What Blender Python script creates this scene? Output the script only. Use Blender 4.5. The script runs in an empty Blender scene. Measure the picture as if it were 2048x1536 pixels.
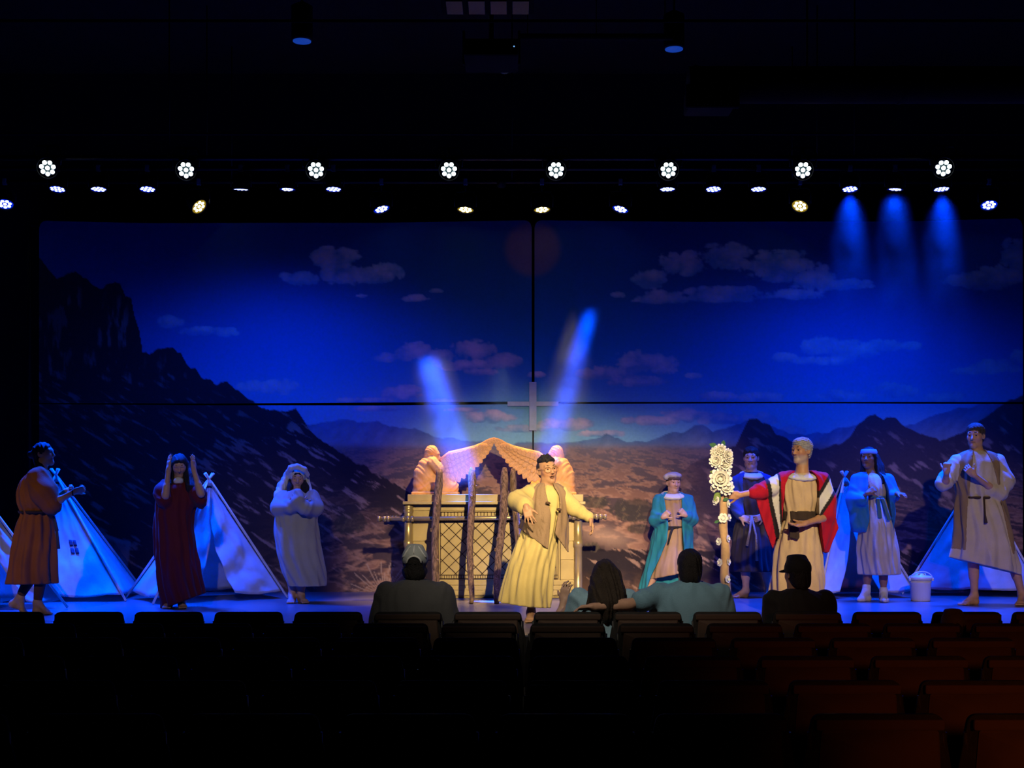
import bpy, bmesh, math, random
import numpy as np
from mathutils import Vector, Matrix, noise as mnoise

# ------------------------------------------------------------------ camera
SC = bpy.context.scene
COL = SC.collection
F, CX, HY, CZ = 2700.0, 1024.0, 1010.0, 1.6      # focal length in px, horizon row, eye height
STAGE = 0.55                                      # stage height above the house floor
cam_d = bpy.data.cameras.new('camera')
cam_d.sensor_fit = 'HORIZONTAL'; cam_d.sensor_width = 36.0
cam_d.lens = 36.0 * F / 2048.0
cam_d.shift_y = (HY - 768.0) / 2048.0
cam_d.clip_end = 100
cam = bpy.data.objects.new('camera', cam_d); COL.objects.link(cam)
cam.location = (0, 0, CZ); cam.rotation_euler = (math.pi / 2, 0, 0)
SC.camera = cam

# ------------------------------------------------------------------ world, exposure
w = bpy.data.worlds.new('world'); SC.world = w; w.use_nodes = True
w.node_tree.nodes['Background'].inputs[0].default_value = (0.02, 0.03, 0.08, 1)
w.node_tree.nodes['Background'].inputs[1].default_value = 0.004
SC.view_settings.view_transform = 'Standard'
SC.view_settings.look = 'None'
SC.view_settings.gamma = 1.0
SC.view_settings.use_curve_mapping = False
SC.view_settings.exposure = 0.0
cy = SC.cycles
cy.max_bounces = 3; cy.diffuse_bounces = 1; cy.glossy_bounces = 1; cy.transmission_bounces = 2
cy.volume_bounces = 0; cy.volume_step_rate = 8.0
cy.sample_clamp_indirect = 3.0; cy.caustics_reflective = False; cy.caustics_refractive = False
cy.use_denoising = True; cy.use_adaptive_sampling = True; cy.adaptive_threshold = 0.025

def U(px, py, d):
    return np.array(((px - CX) * d / F, d, CZ - (py - HY) * d / F))
def dfloor(py):                                   # depth of a stage-floor point seen at row py
    return (CZ - STAGE) * F / (py - HY)

def spot(name, loc, target, watts, col, angle, blend=0.5, size=0.08, parent=None):
    l = bpy.data.lights.new(name, 'SPOT'); l.energy = watts; l.color = col
    l.spot_size = math.radians(angle); l.spot_blend = blend; l.shadow_soft_size = size
    o = bpy.data.objects.new(name, l); COL.objects.link(o)
    v = Vector(target) - Vector(loc)
    o.location = loc; o.rotation_euler = v.to_track_quat('-Z', 'Y').to_euler()
    return o

# front-of-house lamps hang over the audience, behind and above the camera
WARM = (1.0, 0.80, 0.52)
FOH = [  # position, target, watts, colour, cone, softness
    ((-3.2, 3.0, 5.6), (0.30, 12.4, 1.15), 1500, WARM, 11, 0.9),
    ((3.4, 3.0, 5.6), (2.60, 13.2, 1.40), 4200, WARM, 12, 0.9),
    ((1.6, 2.4, 5.6), (0.25, 15.2, 1.1), 9000, (1.0, 0.76, 0.42), 19, 1.0),
    ((0.4, 2.4, 5.6), (1.7, 16.0, 1.2), 4200, (1.0, 0.72, 0.44), 14, 1.0),
    ((-2.2, 2.4, 5.6), (-2.75, 14.3, 1.3), 1000, (1.0, 0.86, 0.68), 15, 1.0),
    ((3.8, 2.4, 5.6), (4.7, 14.3, 1.4), 1500, (1.0, 0.80, 0.58), 17, 1.0),
    ((-5.0, 2.4, 5.6), (-4.9, 13.0, 1.2), 850, (1.0, 0.78, 0.52), 10, 1.0),
]
for i, (p, t, wt, c, a, b) in enumerate(FOH):
    spot('front_spot', p, t, wt, c, a, b, 0.10)
# soft lamp added to light the spectators' backs; unseen orange lamp behind the camera
spot('audience_fill', (-0.6, 4.2, 6.4), (0.55, 9.9, 1.25), 1050, (1.0, 0.86, 0.66), 28, 1.0, 0.25)
spot('rear_orange_lamp', (1.9, -1.5, 2.3), (2.7, 5.0, 0.6), 600, (1.0, 0.20, 0.035), 32, 1.0, 0.25)

# ------------------------------------------------------------------ helpers: materials
MATS = {}
def mat(name, col, rough=0.75, var=0.12, scale=6.0, bump=0.15, bscale=60.0, metal=0.0, spec=0.3, attr=False, sheen=0.0):
    if name in MATS: return MATS[name]
    m = bpy.data.materials.new(name); m.use_nodes = True; MATS[name] = m
    nt = m.node_tree; N = nt.nodes; L = nt.links
    b = N['Principled BSDF']
    b.inputs['Roughness'].default_value = rough; b.inputs['Metallic'].default_value = metal
    b.inputs['Specular IOR Level'].default_value = spec
    tc = N.new('ShaderNodeTexCoord')
    n = N.new('ShaderNodeTexNoise'); n.inputs['Scale'].default_value = scale; n.inputs['Detail'].default_value = 5
    L.new(tc.outputs['Object'], n.inputs['Vector'])
    mx = N.new('ShaderNodeMix'); mx.data_type = 'RGBA'; mx.blend_type = 'MULTIPLY'
    mx.inputs[0].default_value = 1.0
    if attr:
        at = N.new('ShaderNodeAttribute'); at.attribute_name = 'Col'
        L.new(at.outputs['Color'], mx.inputs[6])
    else:
        mx.inputs[6].default_value = (*col, 1)
    rp = N.new('ShaderNodeMapRange'); rp.inputs[1].default_value = 0.3; rp.inputs[2].default_value = 0.7
    rp.inputs[3].default_value = 1 - var; rp.inputs[4].default_value = 1 + var
    L.new(n.outputs['Fac'], rp.inputs[0]); L.new(rp.outputs[0], mx.inputs[7])
    L.new(mx.outputs[2], b.inputs['Base Color'])
    if bump:
        n2 = N.new('ShaderNodeTexNoise'); n2.inputs['Scale'].default_value = bscale; n2.inputs['Detail'].default_value = 3
        L.new(tc.outputs['Object'], n2.inputs['Vector'])
        bp = N.new('ShaderNodeBump'); bp.inputs['Strength'].default_value = bump; bp.inputs['Distance'].default_value = 0.01
        L.new(n2.outputs['Fac'], bp.inputs['Height']); L.new(bp.outputs[0], b.inputs['Normal'])
    if sheen: b.inputs['Sheen Weight'].default_value = sheen
    return m
def emit(name, col, strength):
    if name in MATS: return MATS[name]
    m = bpy.data.materials.new(name); m.use_nodes = True; MATS[name] = m
    b = m.node_tree.nodes['Principled BSDF']
    b.inputs['Base Color'].default_value = (0.02, 0.02, 0.02, 1)
    b.inputs['Emission Color'].default_value = (*col, 1); b.inputs['Emission Strength'].default_value = strength
    m.cycles.emission_sampling = 'NONE'
    return m

# ------------------------------------------------------------------ helpers: objects
def tag(o, label=None, cat=None, group=None, kind=None):
    if label: o['label'] = label
    if cat: o['category'] = cat
    if group: o['group'] = group
    if kind: o['kind'] = kind
    return o
def thing(name, loc, label, cat, group=None, rot=(0, 0, 0)):
    o = bpy.data.objects.new(name, None); COL.objects.link(o)
    o.empty_display_size = 0.1; o.location = loc; o.rotation_euler = rot
    return tag(o, label, cat, group)
def obj(name, me, m=None, parent=None, loc=(0, 0, 0), rot=None, scale=None):
    o = bpy.data.objects.new(name, me); COL.objects.link(o)
    if m is not None and not me.materials: me.materials.append(m)
    o.location = loc
    if rot is not None: o.rotation_euler = rot
    if scale is not None: o.scale = scale
    if parent is not None: o.parent = parent
    return o
def mesh_np(name, V, Q, smooth=True, col=None, off=None):
    V = np.asarray(V, np.float32).reshape(-1, 3)
    if off is not None: V = V - np.asarray(off, np.float32)
    Q = np.asarray(Q, np.int32); n, k = Q.shape
    me = bpy.data.meshes.new(name)
    me.vertices.add(len(V)); me.vertices.foreach_set('co', V.ravel())
    me.loops.add(n * k); me.loops.foreach_set('vertex_index', Q.ravel())
    me.polygons.add(n); me.polygons.foreach_set('loop_start', np.arange(0, n * k, k, dtype=np.int32))
    me.polygons.foreach_set('use_smooth', np.full(n, smooth))
    me.update(calc_edges=True)
    if col is not None:
        a = me.attributes.new('Col', 'FLOAT_COLOR', 'POINT')
        c = np.ones((len(V), 4), np.float32); c[:, :3] = col
        a.data.foreach_set('color', c.ravel())
    return me
def bm_mesh(name, bm, smooth=False):
    me = bpy.data.meshes.new(name); bm.normal_update(); bm.to_mesh(me); bm.free()
    if smooth: me.shade_smooth()
    return me
def bm_box(bm, c, s, bev=0.0, seg=1, R=None, taper=1.0):
    r = bmesh.ops.create_cube(bm, size=1.0); vs = r['verts']
    for v in vs:
        t = taper if v.co.z > 0 else 1.0
        v.co = Vector((v.co.x * s[0] * t, v.co.y * s[1], v.co.z * s[2]))
    if bev:
        es = list({e for v in vs for e in v.link_edges})
        rr = bmesh.ops.bevel(bm, geom=es, offset=bev, segments=seg, affect='EDGES', profile=0.6)
        vs = list({v for f in rr['faces'] for v in f.verts} | {v for v in vs if v.is_valid})
    M = Matrix.Translation(Vector(c)) @ (R.to_4x4() if R is not None else Matrix.Identity(4))
    for v in vs: v.co = M @ v.co
    return vs
def box_me(name, s, bev=0.0, seg=2, c=(0, 0, 0), taper=1.0):
    bm = bmesh.new(); bm_box(bm, c, s, bev, seg, None, taper); return bm_mesh(name, bm)
def tube_me(name, pts, rad, n=10, cap=True, smooth=True, wob=0.0, seed=0):
    pts = [Vector(p) for p in pts]; rnd = random.Random(seed)
    V = []; Q = []
    if not hasattr(rad, '__len__'): rad = [rad] * len(pts)
    up = Vector((0.3, 0.2, 1)).normalized()
    for i, p in enumerate(pts):
        t = (pts[min(i + 1, len(pts) - 1)] - pts[max(i - 1, 0)]).normalized()
        s = t.cross(up if abs(t.dot(up)) < 0.9 else Vector((1, 0.2, 0))).normalized(); u = s.cross(t).normalized()
        for j in range(n):
            a = 2 * math.pi * j / n; r = rad[i] * (1 + wob * rnd.uniform(-1, 1))
            V.append(p + (s * math.cos(a) + u * math.sin(a)) * r)
    for i in range(len(pts) - 1):
        for j in range(n):
            k = (j + 1) % n
            Q.append((i * n + j, i * n + k, (i + 1) * n + k, (i + 1) * n + j))
    bm = bmesh.new(); bv = [bm.verts.new(v) for v in V]
    for q in Q: bm.faces.new([bv[i] for i in q])
    if cap:
        bm.faces.new(bv[:n][::-1]); bm.faces.new(bv[-n:])
    bmesh.ops.recalc_face_normals(bm, faces=bm.faces)
    for f in bm.faces: f.smooth = smooth and len(f.verts) == 4
    return bm_mesh(name, bm)
def lathe_me(name, prof, n=24, smooth=True):
    bm = bmesh.new(); rings = []
    for r, z in prof:
        rings.append([bm.verts.new((r * math.cos(2 * math.pi * j / n), r * math.sin(2 * math.pi * j / n), z)) for j in range(n)])
    for a, b in zip(rings, rings[1:]):
        for j in range(n):
            f = bm.faces.new((a[j], a[(j + 1) % n], b[(j + 1) % n], b[j])); f.smooth = smooth
    bm.faces.new(rings[0][::-1]); bm.faces.new(rings[-1])
    bmesh.ops.recalc_face_normals(bm, faces=bm.faces)
    return bm_mesh(name, bm)

# ------------------------------------------------------------------ helpers: sculpting with distance fields
class Sdf:
    def __init__(s, vox): s.vox = vox; s.p = []
    def add(s, f, lo, hi, k=0.01, op='u'):
        s.p.append((f, np.asarray(lo, float), np.asarray(hi, float), k, op)); return s
    def cap(s, a, b, ra, rb=None, k=0.012, op='u', wr=None):
        a = np.asarray(a, float); b = np.asarray(b, float); rb = ra if rb is None else rb
        ba = b - a; L2 = max(float(ba @ ba), 1e-9)
        def f(X, Y, Z):
            px, py, pz = X - a[0], Y - a[1], Z - a[2]
            h = np.clip((px * ba[0] + py * ba[1] + pz * ba[2]) / L2, 0, 1)
            d = np.sqrt((px - h * ba[0]) ** 2 + (py - h * ba[1]) ** 2 + (pz - h * ba[2]) ** 2) - (ra + (rb - ra) * h)
            if wr: d = d + wr(X, Y, Z)
            return d
        m = max(ra, rb)
        return s.add(f, np.minimum(a, b) - m, np.maximum(a, b) + m, k, op)
    def chain(s, pts, rad, k=0.012, wr=None):
        for i in range(len(pts) - 1): s.cap(pts[i], pts[i + 1], rad[i], rad[i + 1], k, 'u', wr)
        return s
    def ell(s, c, r, R=None, k=0.012, op='u', wr=None):
        c = np.asarray(c, float); r = np.asarray(r, float); m = r.max()
        R = np.eye(3) if R is None else np.asarray(R, float)
        def f(X, Y, Z):
            x, y, z = X - c[0], Y - c[1], Z - c[2]
            q = [R[0, i] * x + R[1, i] * y + R[2, i] * z for i in range(3)]
            k0 = np.sqrt(sum((q[i] / r[i]) ** 2 for i in range(3)))
            k1 = np.sqrt(sum((q[i] / r[i] ** 2) ** 2 for i in range(3))) + 1e-9
            d = k0 * (k0 - 1) / k1
            if wr: d = d + wr(X, Y, Z)
            return d
        return s.add(f, c - m, c + m, k, op)
    def box(s, c, h, R=None, rnd=0.005, k=0.008, op='u'):
        c = np.asarray(c, float); h = np.asarray(h, float) - rnd; m = np.linalg.norm(h) + rnd
        R = np.eye(3) if R is None else np.asarray(R, float)
        def f(X, Y, Z):
            x, y, z = X - c[0], Y - c[1], Z - c[2]
            q = [np.abs(R[0, i] * x + R[1, i] * y + R[2, i] * z) - h[i] for i in range(3)]
            o = np.sqrt(sum(np.maximum(t, 0) ** 2 for t in q))
            return o + np.minimum(np.maximum(np.maximum(q[0], q[1]), q[2]), 0) - rnd
        return s.add(f, c - m, c + m, k, op)
    def col(s, rows, n=9, amp=0.0, amp0=0.0, ph=0.0, hem=(0.0, 0.0), k=0.02, cut=None, rnd=0.0, grow=0.0, op='u', twist=0.7):
        # rows: (z, cx, cy, a, b) from top to bottom; folds grow from amp0 (top) to amp (bottom)
        rows = sorted(rows, key=lambda t: t[0]); A = np.array(rows, float)
        if len(A) > 4:                              # round off the corners between the given rows
            zf = np.linspace(A[0, 0], A[-1, 0], 161); kw = max(1, int(0.022 / (zf[1] - zf[0])))
            B_ = np.stack([np.interp(zf, A[:, 0], A[:, i]) for i in range(1, 5)], 1)
            for _ in range(2):
                pad_ = np.concatenate([np.repeat(2 * B_[:1], kw, 0) - B_[1:kw + 1][::-1], B_, np.repeat(2 * B_[-1:], kw, 0) - B_[-kw - 1:-1][::-1]])
                cs_ = np.cumsum(np.concatenate([np.zeros((1, 4)), pad_]), 0); B_ = (cs_[2 * kw + 1:] - cs_[:-2 * kw - 1]) / (2 * kw + 1)
            A = np.concatenate([zf[:, None], B_], 1)
        zs = A[:, 0]; z0, z1 = zs[0], zs[-1]
        def f(X, Y, Z):
            z = np.clip(Z, z0, z1)
            cx = np.interp(z, zs, A[:, 1]); cyy = np.interp(z, zs, A[:, 2])
            a = np.interp(z, zs, A[:, 3]) + grow; b = np.interp(z, zs, A[:, 4]) + grow
            x = X - cx; y = Y - cyy
            t = np.arctan2(y / b, x / a); u = (z1 - z) / max(z1 - z0, 1e-6)
            am = amp0 + (amp - amp0) * u
            fo = am * (0.9 * (np.abs(np.sin(0.5 * (2 * (n // 2) + 2) * t + ph + twist * np.sin(z * 4 + ph))) - 0.5) + 0.5 * np.sin((n + 6) * t + 2.1 * ph + z * 3.0 + 1.5 * np.sin(z * 7 + ph)) + 0.5 * np.sin((n // 2) * t - ph * 1.7)) + 0.0035 * np.sin(26 * z + 5 * np.sin(3 * t + ph) + 9 * t) * (0.3 + 0.7 * (1 - u))
            r = np.sqrt((x / a) ** 2 + (y / b) ** 2)
            d = (r - 1) * np.minimum(a, b) + fo
            d = np.maximum(d, Z - z1)
            d = np.maximum(d, (z0 + hem[0] * x + hem[1] * y) - Z)
            if cut: d = np.maximum(d, cut(X, Y, Z))
            return d
        m = (A[:, 3:5].max() + grow + abs(amp) + abs(amp0)) 
        lo = np.array((A[:, 1].min() - m, A[:, 2].min() - m, z0 - abs(hem[0]) * m - abs(hem[1]) * m)); hi = np.array((A[:, 1].max() + m, A[:, 2].max() + m, z1))
        return s.add(f, lo, hi, k, op)
    def mesh(s, name, off=(0, 0, 0), colf=None, extra=None):
        v = s.vox
        us = [p for p in s.p if p[4] == 'u']
        lo = np.min([p[1] for p in us], 0) - 3 * v; hi = np.max([p[2] for p in us], 0) + 3 * v
        n = np.ceil((hi - lo) / v).astype(int) + 1
        ax = [(lo[i] + v * np.arange(n[i])).astype(np.float32) for i in range(3)]
        G = np.full(n, 0.3, np.float32)
        for f, l, h, k, op in s.p:
            pad = k + 2.5 * v
            i0 = np.clip(np.floor((l - pad - lo) / v).astype(int), 0, n - 1)
            i1 = np.clip(np.ceil((h + pad - lo) / v).astype(int) + 1, 1, n)
            if np.any(i1 <= i0): continue
            sl = tuple(slice(i0[i], i1[i]) for i in range(3))
            d = f(ax[0][sl[0]][:, None, None], ax[1][sl[1]][None, :, None], ax[2][sl[2]][None, None, :]).astype(np.float32)
            d = np.broadcast_to(d, G[sl].shape)
            g = G[sl]
            if op == 'u':
                hh = np.maximum(k - np.abs(g - d), 0) / k
                G[sl] = np.minimum(g, d) - hh * hh * k * 0.25
            else:
                hh = np.maximum(k - np.abs(g + d), 0) / k
                G[sl] = np.maximum(g, -d) + hh * hh * k * 0.25
        if extra is not None:
            G = np.maximum(G, np.broadcast_to(extra(ax[0][:, None, None], ax[1][None, :, None], ax[2][None, None, :]), G.shape).astype(np.float32))
        V, Q = surface_nets(G, lo, v)
        c = colf(V) if colf else None
        return mesh_np(name, V, Q, True, c, off)

def surface_nets(G, lo, v):
    S = G < 0
    nx, ny, nz = G.shape
    cnt = np.zeros((nx - 1, ny - 1, nz - 1), np.int8)
    for i in (0, 1):
        for j in (0, 1):
            for k in (0, 1): cnt += S[i:nx - 1 + i, j:ny - 1 + j, k:nz - 1 + k]
    act = (cnt > 0) & (cnt < 8)
    I, J, K = np.nonzero(act)
    idx = np.full(act.shape, -1, np.int32); idx[I, J, K] = np.arange(len(I))
    acc = np.zeros((len(I), 3), np.float32); num = np.zeros(len(I), np.float32)
    cor = [(a, b, c) for a in (0, 1) for b in (0, 1) for c in (0, 1)]
    val = {c: G[I + c[0], J + c[1], K + c[2]] for c in cor}
    for c in cor:
        for a in range(3):
            if c[a] == 0:
                e = list(c); e[a] = 1; e = tuple(e)
                p, q = val[c], val[e]; m = (p < 0) != (q < 0)
                t = np.where(m, p / np.where(m, p - q, 1), 0)
                for b in range(3):
                    acc[:, b] += m * (t if b == a else c[b])
                num += m
    V = (np.stack([I, J, K], 1) + acc / num[:, None]) * v + lo
    Qs = []
    for a in range(3):
        sh = [nx, ny, nz]
        s0 = [slice(0, None)] * 3; s1 = [slice(0, None)] * 3
        s0[a] = slice(0, -1); s1[a] = slice(1, None)
        A = S[tuple(s0)]; B = S[tuple(s1)]
        b, c = (a + 1) % 3, (a + 2) % 3
        ch = A != B
        E = np.array(np.nonzero(ch)).T
        ok = (E[:, b] > 0) & (E[:, c] > 0) & (E[:, b] < sh[b] - 1) & (E[:, c] < sh[c] - 1)
        E = E[ok]
        inside = A[E[:, 0], E[:, 1], E[:, 2]]
        def at(db, dc):
            T = E.copy(); T[:, b] += db; T[:, c] += dc
            return idx[T[:, 0], T[:, 1], T[:, 2]]
        q = np.stack([at(-1, -1), at(0, -1), at(0, 0), at(-1, 0)], 1)
        q[~inside] = q[~inside][:, ::-1]
        Qs.append(q)
    Q = np.concatenate(Qs); Q = Q[(Q >= 0).all(1)]
    return V, Q

def wrinkle(amp, wx, wy, wz, ph=0.0):
    def f(X, Y, Z):
        q = X * wx + Y * wy + Z * wz
        return amp * np.sin(q + ph + 1.3 * np.sin(0.43 * q + 7 * X + 5 * Z)) 
    return f
def rotm(yaw=0, pitch=0, roll=0):
    return np.array(Matrix.Rotation(math.radians(yaw), 3, 'Z') @ Matrix.Rotation(math.radians(pitch), 3, 'X') @ Matrix.Rotation(math.radians(roll), 3, 'Y'))
def unit(v):
    v = np.asarray(v, float); return v / np.linalg.norm(v)
# ================================================================== the setting
BD = 16.3                                          # depth of the printed backdrop
BLK = mat('black_paint', (0.004, 0.004, 0.005), 0.9, 0.2, 3, 0.1, 40)
def slab(name, lo, hi, m):
    c = [(a + b) / 2 for a, b in zip(lo, hi)]; s = [b - a for a, b in zip(lo, hi)]
    o = obj(name, box_me(name, s), m, None, c); o['kind'] = 'structure'; return o
slab('floor', (-11, -4, -0.2), (11, 17.2, 0), mat('house_floor', (0.02, 0.02, 0.022), 0.8, 0.2, 2, 0.1, 80))
slab('wall_back', (-11, 16.9, 0), (11, 17.1, 7.2), mat('black_curtain', (0.008, 0.008, 0.010), 1.0, 0.2, 2, 0.2, 30))
slab('wall_left', (-11.2, -4, 0), (-11, 17.1, 7.2), BLK)
slab('wall_right', (11, -4, 0), (11.2, 17.1, 7.2), BLK)
slab('wall_rear', (-11, -4.2, 0), (11, -4, 7.2), BLK)
slab('ceiling', (-11, -4, 7.0), (11, 17.1, 7.2), BLK)
# stage: a boarded platform with a satin black floor
m = mat('stage_vinyl', (0.12, 0.12, 0.135), 0.30, 0.25, 1.5, 0.06, 8, spec=0.5)
st = slab('stage_floor', (-10.9, 10.9, 0), (10.9, 16.88, STAGE), m)
fas = slab('trim_1', (-10.9, 10.85, 0), (10.9, 10.9, STAGE - 0.01), BLK)

# ------------------------------------------------------------------ printed backdrop
_rs = np.random.RandomState(7); _LAT = _rs.rand(512, 512).astype(np.float32)
def vnoise(x, y, s=0):
    x = x + 37.7 * s + 1000; y = y + 91.3 * s + 1000
    xi = np.floor(x).astype(int); yi = np.floor(y).astype(int); fx = x - xi; fy = y - yi
    fx = fx * fx * (3 - 2 * fx); fy = fy * fy * (3 - 2 * fy)
    g = lambda a, b: _LAT[a % 512, b % 512]
    return (g(xi, yi) * (1 - fx) + g(xi + 1, yi) * fx) * (1 - fy) + (g(xi, yi + 1) * (1 - fx) + g(xi + 1, yi + 1) * fx) * fy
def fbm(x, y, o=4, s=0):
    t = 0; a = 0.5
    for i in range(o): t = t + a * vnoise(x * 2 ** i, y * 2 ** i, s + i); a *= 0.5
    return t / (1 - 0.5 ** o)
def sst(a, b, x):
    t = np.clip((x - a) / (b - a), 0, 1); return t * t * (3 - 2 * t)
def mixc(c, d, t): return c * (1 - t[..., None]) + np.asarray(d) * t[..., None] if np.ndim(d) == 1 else c * (1 - t[..., None]) + d * t[..., None]
CLOUDS = [(575, 552, 22, 9), (605, 558, 45, 20), (650, 520, 34, 24), (690, 515, 40, 22), (700, 552, 75, 26), (760, 548, 50, 27), (830, 597, 32, 10), (872, 582, 16, 6), (655, 498, 18, 8), (725, 592, 14, 4),
  (345, 645, 34, 16), (400, 662, 60, 13), (452, 665, 34, 12), (510, 775, 40, 16), (560, 775, 40, 20),
  (775, 715, 34, 12), (825, 705, 45, 25), (880, 715, 42, 20), (945, 700, 50, 24), (1010, 725, 48, 20), (930, 732, 80, 14), (1070, 750, 24, 8), (960, 745, 40, 10),
  (805, 788, 48, 20), (730, 802, 70, 9), (890, 803, 50, 7), (760, 818, 60, 8),
  (1275, 728, 55, 32), (1215, 748, 62, 20), (1320, 732, 45, 28), (1275, 762, 75, 16), (1388, 752, 20, 8),
  (1300, 560, 40, 26), (1365, 530, 60, 32), (1450, 515, 62, 34), (1560, 535, 85, 46), (1625, 560, 60, 34), (1700, 570, 55, 14), (1325, 596, 60, 18), (1450, 590, 90, 22), (1238, 590, 18, 7), (1272, 602, 10, 4), (1590, 590, 70, 15),
  (1565, 714, 30, 12), (1640, 694, 48, 26), (1700, 702, 80, 24), (1765, 692, 40, 18), (1825, 692, 28, 10), (1650, 722, 70, 12),
  (1985, 560, 66, 36), (1915, 562, 42, 14), (2035, 515, 40, 44), (1990, 735, 60, 18), (1930, 742, 40, 10), (2040, 715, 24, 20),
  (1300, 842, 75, 12), (1370, 832, 60, 18), (1440, 838, 70, 16), (1510, 840, 48, 18), (1435, 792, 42, 12), (1525, 795, 50, 14), (1690, 792, 60, 14), (1790, 782, 60, 20), (1590, 862, 34, 12), (1890, 795, 60, 14),
  (975, 835, 60, 16), (1135, 850, 60, 18), (1050, 858, 70, 10), (1200, 868, 60, 9), (930, 820, 50, 6)]
M_LEFT = [(60, 495), (84, 520), (100, 545), (112, 558), (130, 548), (150, 545), (170, 556), (188, 572), (205, 576), (220, 566), (240, 566), (250, 590), (262, 596), (268, 630), (278, 660), (283, 690), (284, 704), (300, 708), (318, 700), (345, 694), (362, 704), (374, 730), (392, 738), (402, 755), (420, 758), (432, 768), (455, 763), (470, 780), (482, 782), (495, 795), (505, 800), (518, 812), (545, 822), (560, 822), (592, 816), (606, 840), (618, 858), (640, 880), (690, 912), (760, 950), (850, 1000), (900, 1030), (1000, 1100)]
M_FAR = [(560, 850), (620, 850), (660, 842), (690, 838), (720, 846), (760, 842), (800, 858), (830, 856), (870, 872), (930, 884), (1000, 888), (1060, 886), (1100, 890), (1130, 884), (1180, 876), (1213, 870), (1240, 880), (1290, 884), (1330, 868), (1360, 866), (1390, 852), (1405, 852), (1425, 866), (1450, 856), (1490, 844), (1530, 848), (1580, 868), (1640, 866), (1700, 850), (1760, 842), (1830, 850), (1860, 832), (1900, 822), (1960, 808), (2048, 800)]
M_PEAK = [(1300, 1010), (1380, 930), (1430, 905), (1470, 892), (1485, 862), (1498, 836), (1512, 836), (1524, 846), (1540, 850), (1552, 868), (1580, 880), (1640, 900), (1680, 888), (1700, 872), (1716, 848), (1732, 834), (1750, 830), (1768, 838), (1792, 836), (1806, 850), (1840, 868), (1880, 880), (1930, 862), (1960, 840), (2000, 815), (2020, 800), (2060, 790)]
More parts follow.
